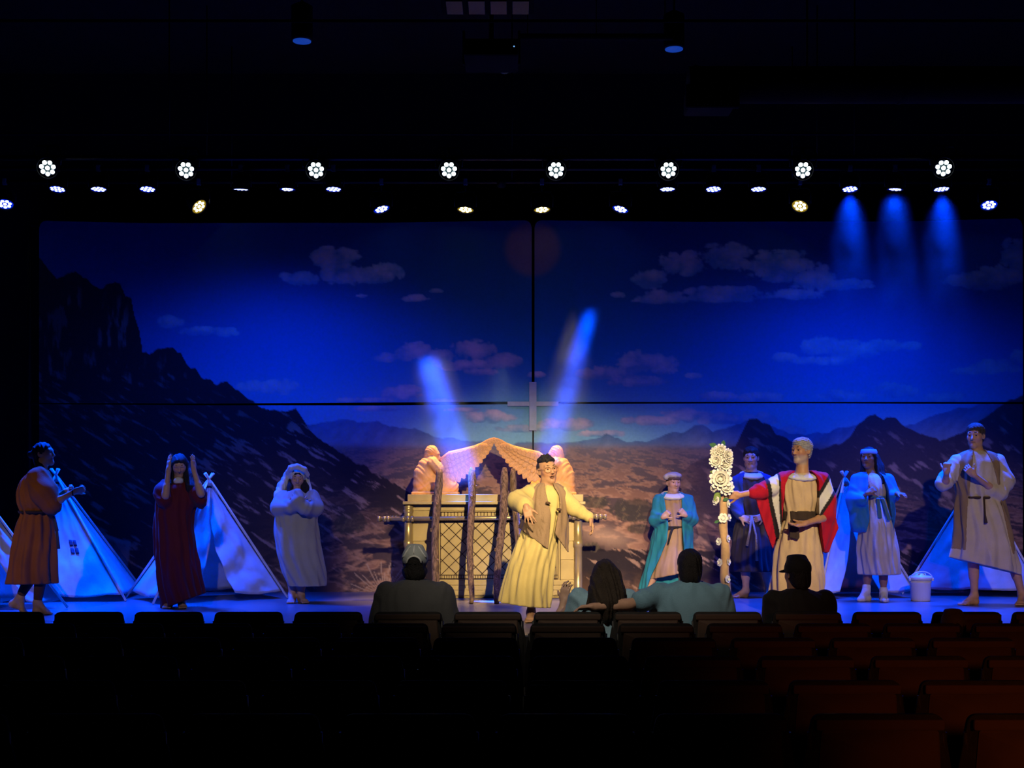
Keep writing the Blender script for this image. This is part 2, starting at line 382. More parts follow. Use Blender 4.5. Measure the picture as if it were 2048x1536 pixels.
def art(x, y):
    ridge = lambda P, am, fr, s: np.interp(x, [p[0] for p in P], [p[1] for p in P]) + am * (fbm(x / fr, x * 0, 4, s) - 0.5)
    # sky
    t = np.clip((y - 440) / 450, 0, 1)
    top = np.array((0.010, 0.060, 0.22)); mid = np.array((0.014, 0.23, 0.50)); hor = np.array((0.22, 0.50, 0.62))
    c = top + (mid - top) * sst(0, 0.75, t)[..., None]
    c = c + (hor - c) * (sst(0.55, 1.0, t) ** 1.3)[..., None]
    # dull pink disc high in the middle
    r = np.hypot(x - 1065, y - 497)
    c = mixc(c, (0.34, 0.16, 0.16), 0.45 * (1 - sst(46, 64, r)))
    # clouds
    den = np.zeros_like(x); low = np.zeros_like(x)
    for cx, cy_, rx, ry in CLOUDS:
        dy = (y - cy_) / ry; dx = (x - cx) / rx
        q = np.maximum(0, 1.25 - dx * dx - np.where(dy > 0, 1.7, 1.0) * dy * dy)
        den = np.maximum(den, q); low = np.maximum(low, q * np.clip(0.5 - 0.5 * dy, 0, 1))
    n1 = 0; a_ = 0.5
    for i in range(5): n1 = n1 + a_ * np.abs(2 * vnoise(x / 30 * 2 ** i, y / 24 * 2 ** i, 3 + i) - 1); a_ *= 0.52
    n2 = fbm(x / 30, y / 18, 5, 9)
    cl = sst(0.20, 0.48, den * 0.80 + (n1 - 0.40) * 1.3 * np.minimum(1, 2.5 * den))
    lit = np.clip(-0.10 + 0.9 * low + 1.5 * (n2 - 0.45) + 0.9 * (n1 - 0.4), 0, 1)
    cc = mixc(np.ones(x.shape + (3,)) * np.array((0.13, 0.30, 0.48)), (0.66, 0.56, 0.56), lit)
    c = mixc(c, cc, cl * 0.86)
    # far blue ranges
    rg = ridge(M_FAR, 14, 22, 4); m = sst(-1, 1.5, y - rg)
    fc = mixc(np.ones(x.shape + (3,)) * np.array((0.10, 0.20, 0.34)), (0.30, 0.34, 0.40), np.clip((y - rg) / 60, 0, 1))
    fc = fc * (0.75 + 0.5 * fbm((x + y) / 14, (y - x) / 30, 4, 5))[..., None]
    c = mixc(c, fc, m)
    # plain with rocks: noise in a receding ground grid
    hz = 884.0; g = np.maximum(y - hz, 1.0)
    u = (x - 1065) / (g + 70) ; wv = np.log(g + 60)
    a1 = fbm(u * 5, wv * 10, 5, 11); a2 = fbm(u * 11 + 3 * a1, wv * 26, 4, 12); a3 = fbm(x / 90, y / 40, 3, 13)
    dark = sst(0.47, 0.58, 0.55 * a1 + 0.45 * a2)
    rim = sst(0.40, 0.47, 0.55 * a1 + 0.45 * a2) * (1 - dark)
    gc = np.ones(x.shape + (3,)) * np.array((0.25, 0.125, 0.085))
    gc = gc * (0.55 + 0.9 * a3)[..., None]
    gc = mixc(gc, (0.46, 0.25, 0.16), rim * (0.25 + 0.6 * sst(20, 160, g)))
    gc = mixc(gc, (0.075, 0.050, 0.060), dark * 0.93)
    # pale sandy track on the right of the middle
    tr = np.exp(-((x - (1215 + (y - 1075) * 1.1)) / 46) ** 2 - ((y - 1072) / 22) ** 2)
    gc = mixc(gc, (0.50, 0.32, 0.24), tr * 0.7)
    haze = np.exp(-g / 46.0)
    gc = mixc(gc, (0.20, 0.19, 0.22), haze * 0.85)
    c = mixc(c, gc, sst(-2, 16, y - hz + 6 * (fbm(x / 60, x * 0, 3, 6) - 0.5)))
    # dry bushes and a grass tuft
    for bx, by, rx, ry in ((1268, 1020, 52, 26), (1190, 1005, 34, 14), (1180, 1115, 26, 34), (1280, 1058, 26, 12), (700, 1045, 40, 24), (1352, 985, 30, 10), (1950, 1040, 60, 26), (560, 1010, 50, 14)):
        q = 1 - ((x - bx) / rx) ** 2 - ((y - by) / ry) ** 2 + 1.1 * (fbm(x / 7, y / 13, 4, 15) - 0.5)
        c = mixc(c, (0.055, 0.050, 0.045), sst(0.0, 0.5, q) * 0.8)
        c = mixc(c, (0.20, 0.15, 0.09), sst(0.0, 0.4, q) * sst(0.55, 0.75, fbm(x / 4 + 0.15 * (y - by), y / 12, 3, 17)) * 0.6)
    ang = np.arctan2(y - 1192, x - 772); rr = np.hypot(x - 772, (y - 1192) * 1.1)
    c = mixc(c, (0.50, 0.34, 0.26), (ang < 0) * (rr < 62 + 20 * np.sin(ang * 17)) * sst(0.3, 0.8, np.sin(ang * 46 + 2 * np.sin(rr / 18))) * 0.75)
    # right-hand rocky hills
    rg = ridge(M_PEAK, 12, 15, 21); m = sst(-1, 1.5, y - rg) * sst(1290, 1460, x + 0.3 * (y - 900)) * (1 - sst(90, 230, y - rg))
    s1 = fbm((x * 0.8 + y) / 34, (y * 0.8 - x * 0.6) / 9, 5, 22)
    hc = mixc(np.ones(x.shape + (3,)) * np.array((0.085, 0.058, 0.075)), (0.50, 0.30, 0.24), sst(0.57, 0.74, s1) * sst(4, 60, y - rg) * 0.8)
    c = mixc(c, hc, m)
    # near left mountain with streaks running down the slope
    rg = ridge(M_LEFT, 16, 13, 31); dp = y - rg
    m = sst(-1, 1.5, dp) * (1 - sst(540, 900, x + 0.35 * (y - 900)) * sst(30, 150, dp))
    s1 = fbm((x + y * 0.7) / 40, (y - x * 0.62) / 8, 5, 32); s2 = fbm(x / 10, y / 42, 5, 33)
    st_ = np.where(y < 760, s2, s1)
    k = sst(700, 820, y); st_ = s2 * (1 - k) + s1 * k
    hc = mixc(np.ones(x.shape + (3,)) * np.array((0.030, 0.022, 0.030)), (0.30, 0.19, 0.17), sst(0.58, 0.74, st_) * sst(3, 60, dp) * (0.3 + 0.7 * fbm(x / 70, y / 60, 2, 35)))
    hc = mixc(hc, (0.40, 0.25, 0.20), sst(0.60, 0.74, s1) * sst(480, 650, x) * 0.8)
    c = mixc(c, hc, m)
    # boulder at the foot of the slope
    q = np.minimum(1 - np.abs((x - 200 - 0.1 * (1190 - y)) / 52) ** 3, 1 - np.abs((y - 1130 - 0.25 * (x - 200)) / 64) ** 4) + 0.5 * (fbm(x / 24, y / 30, 4, 41) - 0.5)
    bc = np.ones(x.shape + (3,)) * np.array((0.20, 0.16, 0.17)) * (0.25 + 1.3 * fbm(x / 18, y / 40, 5, 42) ** 1.5)[..., None]
    bc = mixc(bc, (0.32, 0.27, 0.27), sst(0.55, 0.3, q) * sst(1110, 1085, y) * 0.6)
    c = mixc(c, bc, sst(0.0, 0.16, q) * 0.9)
    return np.clip(c, 0.003, 0.9)
def print_mat():
    m = mat('printed_cloth', (1, 1, 1), 0.85, 0.05, 30, 0.05, 300, attr=True, spec=0.15); return m
def panel(x0, x1, ytop, ybot, rc, label):
    st = 2.3
    nx = int((x1 - x0) / st) + 1; ny = 170
    xs = np.linspace(x0, x1, nx); v = np.linspace(0, 1, ny)
    X = np.repeat(xs[:, None], ny, 1); YT = ytop(xs)[:, None]; YB = ybot(xs)[:, None]
    Y = YT + (YB - YT) * v[None, :]
    # rounded hanging corners at the top
    if rc:
        for e, sg in ((x0, 1), (x1, -1)):
            t = np.clip((rc - sg * (xs - e)) / rc, 0, 1); lift = rc * (1 - np.sqrt(np.maximum(0, 1 - t * t)))
            Y = np.maximum(Y, YT + lift[:, None] + 0.02 * np.arange(ny)[None, :] * (lift[:, None] > 0))
    C = art(X, Y)
    d = BD + 0.012 * np.sin(X / 140.0) * (1 - v)[None, :] 
    P = np.stack([(X - CX) * BD / F, d, CZ - (Y - HY) * BD / F], -1).reshape(-1, 3)
    i = np.arange(nx - 1)[:, None] * ny + np.arange(ny - 1)[None, :]
    Q = np.stack([i, i + 1, i + ny + 1, i + ny], -1).reshape(-1, 4)
    org = U((x0 + x1) / 2, float(np.mean(ybot(xs))), BD)
    nf = len(P); bx = [0, (nx - 1) * ny, nx * ny - 1, ny - 1]
    # cloth back: one plain sheet and narrow edges give the panel its thickness
    Pb = P.reshape(nx, ny, 3)[::max(1, (nx - 1) // 40)]; Pb = np.concatenate([Pb, P.reshape(nx, ny, 3)[-1:]]); nb = len(Pb)
    back = np.stack([Pb[:, 0], Pb[:, -1]], 1).reshape(-1, 3) + np.array((0, 0.008, 0))
    ib = nf + 2 * np.arange(nb - 1); Qb = np.stack([ib, ib + 2, ib + 3, ib + 1], 1)
    side = [(0, nf, nf + 1, ny - 1), (nx * ny - 1, nf + 2 * nb - 1, nf + 2 * nb - 2, (nx - 1) * ny)]
    P = np.concatenate([P, back]); Q = np.concatenate([Q, Qb, np.array(side)])
    C = np.concatenate([C.reshape(-1, 3), np.full((2 * nb, 3), 0.05)])
    me = mesh_np('printed_panel', P, Q, True, C.reshape(-1, 3), org)
    o = obj('backdrop_panel', me, print_mat(), None, org)
    tag(o, label, 'backdrop', 'printed desert backdrop panels')
k_ = lambda *p: (lambda xs: np.interp(xs, [q[0] for q in p], [q[1] for q in p]))
panel(78, 1063.5, k_((78, 441), (300, 446), (760, 446), (1063, 440)), k_((78, 806), (420, 807), (760, 805), (1063, 803)), 15, 'upper left backdrop panel printed with dark mountain and night sky')
panel(1069, 2046, k_((1069, 440), (1400, 444), (1800, 443), (2046, 436)), k_((1069, 804), (1560, 804), (2046, 804)), 15, 'upper right backdrop panel printed with large cloud in blue sky')
panel(78, 1064.5, k_((78, 808), (420, 810.5), (760, 811), (1064, 808)), k_((78, 1184), (1064, 1184)), 0, 'lower left backdrop panel printed with rocky slope behind the tents')
panel(1068, 2046, k_((1068, 808), (1560, 806.5), (2046, 808)), k_((1068, 1184), (2046, 1184)), 0, 'lower right backdrop panel printed with desert plain and rocky hills')
tp = thing('joining_tape', U(1066, 860, BD - 0.02), 'pale cross of tape joining the four backdrop panels', 'tape')
for (x0, x1, y0, y1, dd) in ((1058.5, 1073, 764, 861, 0.022), (1015, 1117, 803, 812, 0.016)):
    a = U(x0, y0, BD - dd); b = U(x1, y1, BD - dd); c = (a + b) / 2 - np.array(tp.location)
    obj('tape_strip', box_me('tape_strip', (abs(b[0] - a[0]), 0.005, abs(b[2] - a[2])), 0.001, 1), mat('pale_tape', (0.36, 0.46, 0.50), 0.7, 0.1, 10, 0.1), tp, c)
# frame the cloths hang on
fr = thing('backdrop_frame', U(1066, 1184, BD + 0.10), 'black pipe frame behind the printed backdrop', 'frame')
L0 = np.array(fr.location)
for a, b in (((60, 450), (60, 1184)), ((1066, 446), (1066, 1184)), ((2064, 450), (2064, 1184)), ((60, 450), (2064, 450)), ((60, 806), (2064, 806))):
    obj('frame_pipe', tube_me('frame_pipe', [U(*a, BD + 0.1) - L0, U(*b, BD + 0.1) - L0], 0.028, 8), BLK, fr)

# ------------------------------------------------------------------ rigging and lamps
METAL = mat('black_metal', (0.008, 0.008, 0.009), 0.5, 0.2, 20, 0.05, 60, metal=0.3)
GREY = mat('grey_metal', (0.30, 0.31, 0.33), 0.45, 0.2, 20, 0.05, 60, metal=0.6)
pipes = {}
for nm, py, d, lab in (('white', 316, 13.0, 'front lighting pipe carrying the white lamps'), ('blue', 337, 14.6, 'middle lighting pipe carrying the rows of blue lamps'), ('back', 364, 15.9, 'rear lighting pipe closest to the backdrop')):
    z = U(0, py, d)[2]; pipes[nm] = (z, d)
    r = thing('lighting_pipe', (0, d, z), lab, 'pipe', 'lighting pipes over the stage')
    obj('pipe', tube_me('pipe', [(-7.2, 0, 0), (7.2, 0, 0)], 0.024, 10), METAL, r)
    for x in (-6.6, -3.3, 0, 3.3, 6.6):
        obj('hanger', tube_me('hanger', [(x, 0, 0), (x, 0, 7.0 - z)], 0.008, 6), METAL, r)
LEDM = {'white': emit('led_white', (0.86, 1.0, 1.0), 9.0), 'blue': emit('led_blue', (0.30, 0.36, 1.0), 5.0), 'amber': emit('led_amber', (1.0, 0.86, 0.36), 7.0), 'cool': emit('led_cool', (0.52, 0.60, 1.0), 7.0)}
GLASSM = {'white': mat('lens_plate_white', (0.05, 0.08, 0.09), 0.3, 0, 5, 0), 'blue': emit('lens_plate_blue', (0.0, 0.015, 1.0), 0.75), 'amber': emit('lens_plate_amber', (0.8, 0.5, 0.02), 0.35), 'cool': emit('lens_plate_cool', (0.0, 0.02, 1.0), 0.7)}
_can = lathe_me('housing', [(0.045, 0.17), (0.075, 0.16), (0.095, 0.10), (0.102, 0.03), (0.106, 0.0), (0.106, -0.012), (0.098, -0.012), (0.096, 0.004)], 20)
_can.materials.append(METAL)
_led = lathe_me('led', [(0.0205, 0.0), (0.0205, -0.002), (0.014, -0.006), (0.002, -0.008)], 10)
_yoke = tube_me('yoke', [(-0.125, 0, 0.03), (-0.128, 0, 0.15), (-0.10, 0, 0.21), (0.10, 0, 0.21), (0.128, 0, 0.15), (0.125, 0, 0.03)], 0.009, 6)
_clamp = box_me('clamp', (0.05, 0.06, 0.08), 0.012, 2)
_plate = lathe_me('lens_plate', [(0.094, 0.004), (0.094, 0.0), (0.001, -0.001)], 20)
def leds_ring(): return [(0, 0)] + [(0.056 * math.sin(2 * math.pi * (i + 0.5) / 7 + math.pi / 7 * 0), 0.056 * math.cos(2 * math.pi * (i + 0.5) / 7)) for i in range(7)]
def leds_cols(): return [(x * 0.044, y * 0.048) for x, n in ((-1.5, 2), (-0.5, 3), (0.5, 3), (1.5, 2)) for y in ((-0.5, 0.5) if n == 2 else (-1, 0, 1))]
def par(px, py, d, pipe, kind, target, leds, label, group, watts=0, col=(1, 1, 1), angle=40, blend=0.6, spin=0.0, sc=1.0):
    P = Vector(U(px, py, d)); r = thing('stage_light', P, label, 'stage light', group)
    q = (Vector(target) - P).to_track_quat('-Z', 'Y'); R = q.to_matrix() @ Matrix.Rotation(spin, 3, 'Z')
    e = R.to_euler(); S3 = (sc, sc, sc)
    obj('housing', _can, None, r, (0, 0, 0), e, S3)
    p = obj('lens_plate', _plate.copy() if False else PL[kind], None, r, (0, 0, 0), e, S3)
    for (a, b) in leds:
        o = obj('led', LD[kind], None, p, (a, b, -0.002))
    obj('yoke', _yoke, METAL, r, (0, 0, 0), (0, 0, 0) if kind != 'white' else (0, 0, 0), S3)
    pz, pd = pipes[pipe]
    h = pz - P.z
    obj('clamp', _clamp, GREY, r, (0, pd - d, h))
    obj('drop_arm', tube_me('drop_arm', [(0, 0, 0.205 * sc), (0, pd - d, h)], 0.010, 6), METAL, r)
    if watts:
        s = spot('beam', P + (Vector(target) - P).normalized() * 0.03, target, watts, col, angle, blend, 0.07)
        s.parent = r; s.matrix_parent_inverse = Matrix.Translation(-P)
    return r
PL = {}; LD = {}
for k in LEDM:
    PL[k] = _plate.copy(); PL[k].materials.append(GLASSM[k]); LD[k] = _led.copy(); LD[k].materials.append(LEDM[k])
ORD = ['first', 'second', 'third', 'fourth', 'fifth', 'sixth', 'seventh', 'eighth', 'ninth', 'tenth', 'eleventh', 'twelfth', 'thirteenth', 'fourteenth', 'fifteenth']
BLUE = (0.0, 0.055, 1.0)
for i, px in enumerate((95, 372, 632, 898, 1112, 1337, 1606, 1887)):
    P = U(px, 340, 13.0); ax = (px - 1024) / 2700
    par(px, 340 - (4 if i in (0, 7) else 0), 13.0, 'white', 'white', (P[0] * 0.55, 2.0, 0.3), leds_ring(), 'white stage light facing the hall, %s from the left' % ORD[i], 'white stage lights', sc=1.0)
blue_x = [115, 197, 295, 482, 575, 667, 1335, 1427, 1517, 1700, 1790, 1883]
BLUE_W = [2500, 2900, 3100, 250, 230, 300, 90, 420, 1500, 3000, 520, 3200]
BLUE_Y = [13.4, 13.9, 13.6, 15.0, 14.6, 13.9, 14.2, 13.6, 13.9, 13.5, 14.8, 13.9]
BLUE_A = [66, 68, 68, 150, 150, 70, 80, 70, 72, 68, 150, 70]
for i, px in enumerate(blue_x):
    X = U(px, 378, 14.6)[0]
    par(px, 378, 14.6, 'blue', 'blue', (X * (0.93 if i not in (0, 3, 4, 11) else 1.02), BLUE_Y[i], STAGE), leds_cols(), 'blue stage light pointing down in the middle row, %s from the left' % ORD[i], 'blue stage lights in a row',
        BLUE_W[i], BLUE, BLUE_A[i], 1.0, spin=0.25 * (1 if px < 1024 else -1), sc=0.86)
# rear pipe: two ambers and two blues on the ark, tilted ambers at the sides, one blue at each end
par(931, 419, 15.9, 'back', 'amber', U(880, 1000, 15.2), leds_ring(), 'amber stage light above the left angel', 'amber stage lights', 1500, (1.0, 0.56, 0.16), 30, 0.9)
par(1084, 419, 15.9, 'back', 'amber', U(1120, 1000, 15.2), leds_ring(), 'amber stage light beside the backdrop seam', 'amber stage lights', 1500, (1.0, 0.56, 0.16), 30, 0.9)
par(763, 418, 15.9, 'back', 'cool', U(972, 1100, 14.95), leds_ring(), 'blue stage light left of the amber pair', 'blue stage lights beaming at the ark', 45000, (0.0, 0.09, 1.0), 7.6, 0.3)
par(1241, 418, 15.9, 'back', 'cool', U(1083, 960, 15.2), leds_ring(), 'blue stage light right of the amber pair', 'blue stage lights beaming at the ark', 32000, (0.0, 0.08, 1.0), 6.4, 0.3)
par(398, 413, 15.9, 'back', 'amber', (0.6, 13.2, 0.8), leds_ring(), 'tilted amber stage light over the left tents', 'amber stage lights', 60, (1.0, 0.7, 0.35), 22, 0.8)
par(1600, 412, 15.9, 'back', 'amber', (1.6, 13.2, 0.8), leds_ring(), 'tilted amber stage light over the right rocks', 'amber stage lights', 60, (1.0, 0.7, 0.35), 22, 0.8)
par(10, 408, 15.9, 'back', 'cool', (-5.3, 13.6, STAGE), leds_ring(), 'blue stage light at the far left end', 'blue stage lights at the ends', 700, BLUE, 64, 0.8)
par(1978, 410, 15.9, 'back', 'cool', (5.2, 13.6, STAGE), leds_ring(), 'blue stage light at the far right end', 'blue stage lights at the ends', 700, BLUE, 64, 0.8)
# dark-faced lamp in mid rear pipe, taken as source of the pale beam
r = thing('stage_light', U(1003, 372, 15.9), 'small dark lamp hanging in the middle above the seam', 'stage light')
obj('housing', _can, None, r, (0, 0, 0), (0.6, 0, 0), (0.5, 0.5, 0.5)); obj('lens_plate', lathe_me('lens_plate', [(0.047, 0.0), (0.03, -0.006), (0.001, -0.009)], 16), mat('dark_glass', (0.05, 0.06, 0.07), 0.1, 0, 5, 0, spec=0.8), r, (0, -0.004, -0.004), (0.6, 0, 0))
obj('drop_arm', tube_me('drop_arm', [(0, 0, 0.03), (0, 0, pipes['back'][0] - U(1003, 372, 15.9)[2])], 0.010, 6), METAL, r)

_s = spot('beam', U(1003, 376, 15.85), U(1000, 1000, 15.6), 800, (1.0, 0.95, 0.70), 6.5, 0.5, 0.03); _s.parent = r; _s.matrix_parent_inverse = Matrix.Translation(-r.location)
# ceiling clutter above the stage, almost lost in the dark
DK = mat('dark_duct', (0.012, 0.012, 0.017), 0.95, 0.2, 5, 0.05, 30, spec=0.05)
for (px, py, d, side) in ((604, 82, 12.6, 'left'), (1348, 98, 12.8, 'right')):
    P = U(px, py, d); r = thing('ceiling_downlight', P, 'round unlit downlight with added blue lens glow hanging from the %s of the dark ceiling' % side, 'downlight', 'ceiling downlights')
    obj('can', lathe_me('can', [(0.09, 0.0), (0.10, 0.02), (0.10, 0.32), (0.03, 0.36)], 20), METAL, r)
    obj('lens', lathe_me('lens', [(0.085, 0.002), (0.085, -0.006), (0.05, -0.014), (0.002, -0.017)], 20), emit('blue_reflection_glow', (0.01, 0.07, 0.55), 0.55), r)  # unlit lens; its emission stands in for reflected blue stage light
    obj('stem', tube_me('stem', [(0, 0, 0.35), (0, 0, 7.0 - P[2])], 0.012, 6), METAL, r)
P = U(983, 112, 10.5); r = thing('projector', P, 'black projector hanging from the ceiling above the stage', 'projector')
obj('case', box_me('case', (0.42, 0.44, 0.13), 0.02, 2), DK, r); obj('lens_barrel', tube_me('lens_barrel', [(0.1, 0.2, 0), (0.1, 0.29, 0)], 0.05, 14), METAL, r)
obj('status_light', lathe_me('status_light', [(0.006, 0), (0.006, -0.003), (0.002, -0.005)], 8), emit('status_led', (0.2, 0.5, 1.0), 0.9), r, (0.175, -0.222, 0.0), (math.pi / 2, 0, 0))
for sx in (-1, 1): obj('bracket', box_me('bracket', (0.02, 0.06, 0.26), 0.004, 1), DK, r, (sx * 0.215, 0, 0.06))
obj('stem', tube_me('stem', [(0, 0, 0.06), (0, 0, 7.0 - P[2])], 0.022, 8), METAL, r)
P = U(1425, 193, 11.5); r = thing('air_vent', P, 'dark air vent grille on the duct above the right side', 'vent')
obj('frame', box_me('frame', (0.46, 0.05, 0.20), 0.01, 1), DK, r); obj('duct_neck', box_me('duct_neck', (0.40, 0.36, 0.17), 0.01, 1), DK, r, (0, 0.19, 0.02))
for i in range(14): obj('slat', box_me('slat', (0.008, 0.02, 0.16), 0.002, 1), METAL, r, (-0.19 + i * 0.029, -0.034, 0))
r = thing('air_duct', (4.6, 11.9, U(0, 170, 11.9)[2]), 'wide dark air duct running across the ceiling right', 'duct')
obj('duct', tube_me('duct', [(-3.05, 0, 0.0), (4.5, 0, 0.0)], 0.16, 16), DK, r)
for x in (-3.0, -1.2, 0.6, 2.4): obj('duct_seam', tube_me('duct_seam', [(x, 0, 0), (x + 0.03, 0, 0)], 0.168, 16), DK, r)
for x in (-2.0, 2.0): obj('hanger', tube_me('hanger', [(x, 0, 0.1), (x, 0, 7.0 - U(0, 170, 11.9)[2])], 0.01, 6), METAL, r)
for (py, d, rad, lab) in ((42, 9.5, 0.012, 'thin conduit running across the top of the dark ceiling'), (268, 13.8, 0.014, 'long thin pipe above the row of white lamps'), (74, 12.0, 0.03, 'short pipe between projector and right downlight')):
    z = U(0, py, d)[2]; x0, x1 = (-6.5, 6.5) if py != 74 else (U(1040, 74, d)[0], U(1345, 74, d)[0])
    r = thing('ceiling_pipe', ((x0 + x1) / 2, d, z), lab, 'pipe')
    hl = (x1 - x0) / 2
    obj('pipe', tube_me('pipe', [(-hl, 0, 0), (hl, 0, 0)], rad, 8), DK, r)
    for t in (-0.9, 0, 0.9): obj('hanger', tube_me('hanger', [(t * hl, 0, 0), (t * hl, 0, 7.0 - z)], 0.006, 6), METAL, r)
P = U(975, 6, 9.0); r = thing('ceiling_diffuser', P, 'slotted ceiling air diffuser at the top edge', 'vent')
obj('frame', box_me('frame', (0.62, 0.30, 0.05), 0.012, 1), DK, r)
for i in range(4): obj('slot', box_me('slot', (0.11, 0.24, 0.012), 0.003, 1), METAL, r, (-0.22 + 0.147 * i, 0, -0.028))
obj('stem', tube_me('stem', [(0, 0, 0.02), (0, 0, 7.0 - P[2])], 0.08, 10), DK, r)
# ================================================================== chairs
SEATM = mat('seat_fabric', (0.020, 0.019, 0.019), 1.0, 0.15, 20, 0.3, 260, spec=0.03)
SHELL = mat('seat_shell', (0.052, 0.034, 0.027), 0.85, 0.2, 3, 0.08, 60, spec=0.05)
LEGM = mat('chair_leg', (0.025, 0.025, 0.027), 0.5, 0.2, 10, 0.05, 60, metal=0.5)
def trap_me(name, wt, wb, h, t, rc, lean=0.0):
    # upright panel, wb wide at the bottom, wt at the top, rounded upper corners
    bm = bmesh.new(); pts = []
    pts += [(-wb / 2, 0), (wb / 2, 0), (wb / 2, h * 0.62)]
    for i in range(5):
        a = math.pi / 2 * i / 4
        pts.append((wt / 2 - rc + rc * math.cos(a), h - rc + rc * math.sin(a)))
    for i in range(5):
        a = math.pi / 2 + math.pi / 2 * i / 4
        pts.append((-wt / 2 + rc + rc * math.cos(a), h - rc + rc * math.sin(a)))
    pts.append((-wb / 2, h * 0.62))
    f = [bm.verts.new((x, -t / 2 + lean * z, z)) for x, z in pts]; b = [bm.verts.new((x, t / 2 + lean * z, z)) for x, z in pts]
    n = len(pts)
    ff = bm.faces.new(f[::-1]); fb = bm.faces.new(b)
    for i in range(n): bm.faces.new((f[i], f[(i + 1) % n], b[(i + 1) % n], b[i]))
    bmesh.ops.recalc_face_normals(bm, faces=bm.faces)
    es = [e for e in bm.edges if (e.verts[0] in f) == (e.verts[1] in f)]
    bmesh.ops.bevel(bm, geom=es, offset=t * 0.28, segments=2, affect='EDGES')
    return bm_mesh(name, bm, True)
H_TOP = CZ - 0.737
_cb = trap_me('back_cushion', 0.465, 0.525, 0.52, 0.075, 0.035, -0.06); _cb.materials.append(SEATM)
_cs = trap_me('back_shell', 0.41, 0.43, 0.45, 0.022, 0.012, -0.06); _cs.materials.append(SHELL)
_cr = box_me('top_lip', (0.45, 0.022, 0.040), 0.010, 2); _cr.materials.append(SHELL)
_cq = box_me('seat_cushion', (0.50, 0.46, 0.09), 0.03, 2); _cq.materials.append(SEATM)
_cl = tube_me('leg', [(0, 0, 0), (0, 0, 0.42)], 0.014, 8); _cl.materials.append(LEGM)
_cf = tube_me('side_frame', [(0, 0.2, 0.41), (0, -0.16, 0.41), (0, -0.205, 0.46), (0, -0.235, 0.80)], 0.012, 8); _cf.materials.append(LEGM)
def chair(x, y, label):
    # faces +Y (the stage); the back is on the camera side
    r = thing('auditorium_chair', (x, y, 0), label, 'chair', 'auditorium chairs in rows')
    zb = H_TOP - 0.52
    obj('back_cushion', _cb, None, r, (0, 0.0, zb))
    obj('back_shell', _cs, None, r, (0, -0.045, zb + 0.02))
    obj('top_lip', _cr, None, r, (0, -0.072, zb + 0.488))
    obj('seat_cushion', _cq, None, r, (0, 0.24, 0.43))
    for sx in (-1, 1):
        obj('side_frame', _cf, None, r, (sx * 0.235, 0.2, 0))
        for yy in (0.05, 0.40): obj('leg', _cl, None, r, (sx * 0.235, yy, 0))
ROWS = [('last', 4.74, 817), ('second to last', 5.65, 640), ('fourth', 6.56, 708), ('third', 7.47, 752), ('second', 8.38, 781), ('front', 9.29, 816)]
for rn, d, px0 in ROWS:
    pitch = 0.55 * F / d
    xs = []
    k = -30
    while k < 40:
        px = px0 + k * pitch
        if -0.42 * pitch < px < 2048 + 0.42 * pitch: xs.append(px)
        k += 1
    for i, px in enumerate(xs):
        chair((px - CX) * d / F, d + 0.05, 'dark auditorium chair in the %s row, %s from the left' % (rn, ORD[i] if i < 15 else str(i)))

# ================================================================== the golden ark
AD = 15.2
GOLD = mat('gold_paint', (0.45, 0.335, 0.135), 0.45, 0.22, 3.0, 0.12, 14, metal=0.15, spec=0.4)
GOLD2 = mat('gold_pipe', (0.48, 0.36, 0.17), 0.32, 0.2, 6, 0.05, 30, metal=0.55)
INK = mat('dark_line', (0.06, 0.035, 0.02), 0.8, 0.1, 20, 0)
ak = thing('ark', (U(987, 1192, AD)[0], AD + 0.42, STAGE), 'large gold chest with lattice front, corner columns and carrying poles', 'chest')
A0 = np.array(ak.location)
ps = AD / F
def abox(name, x0, x1, y0, y1, yf, yb, m, bev=0.006, parent=None):
    a = U(x0, y1, AD); b = U(x1, y0, AD)
    c = np.array(((a[0] + b[0]) / 2, (yf + yb) / 2, (a[2] + b[2]) / 2)) - A0
    o = obj(name, box_me(name, (b[0] - a[0], yb - yf, b[2] - a[2]), bev, 2), m, ak if parent is None else parent, c if parent is None else c - np.array(parent.location))
    return o
body = abox('body', 822, 1152, 1006, 1192, AD, AD + 0.84, GOLD)
abox('lid_moulding', 807, 1170, 1003, 1009, AD - 0.12, AD + 0.96, GOLD)
abox('lid', 816, 1166, 989, 1003, AD - 0.07, AD + 0.91, GOLD)
abox('base_plinth', 826, 1148, 1191, 1196, AD + 0.02, AD + 0.82, GOLD)
zf = STAGE
for i in range(3):
    a = U(830 + i * 150, 1196, AD); obj('foot_block', box_me('foot_block', (0.12, 0.6, a[2] - STAGE), 0.004, 1), BLK, ak, (a[0] + 0.06 - A0[0], 0, (a[2] - STAGE) / 2))
# panels of the front separated by shallow joints
for y0, y1 in ((1010, 1021), (1161, 1170), (1171, 1180), (1181, 1190)):
    abox('front_board', 826, 1148, y0, y1, AD - 0.012, AD + 0.01, GOLD, 0.003)
for x0, x1 in ((826, 872), (1119, 1148)):
    for y0, y1 in ((1023, 1082), (1083.5, 1119), (1120.5, 1159)):
        abox('side_board', x0, x1, y0, y1, AD - 0.010, AD + 0.01, GOLD, 0.003)
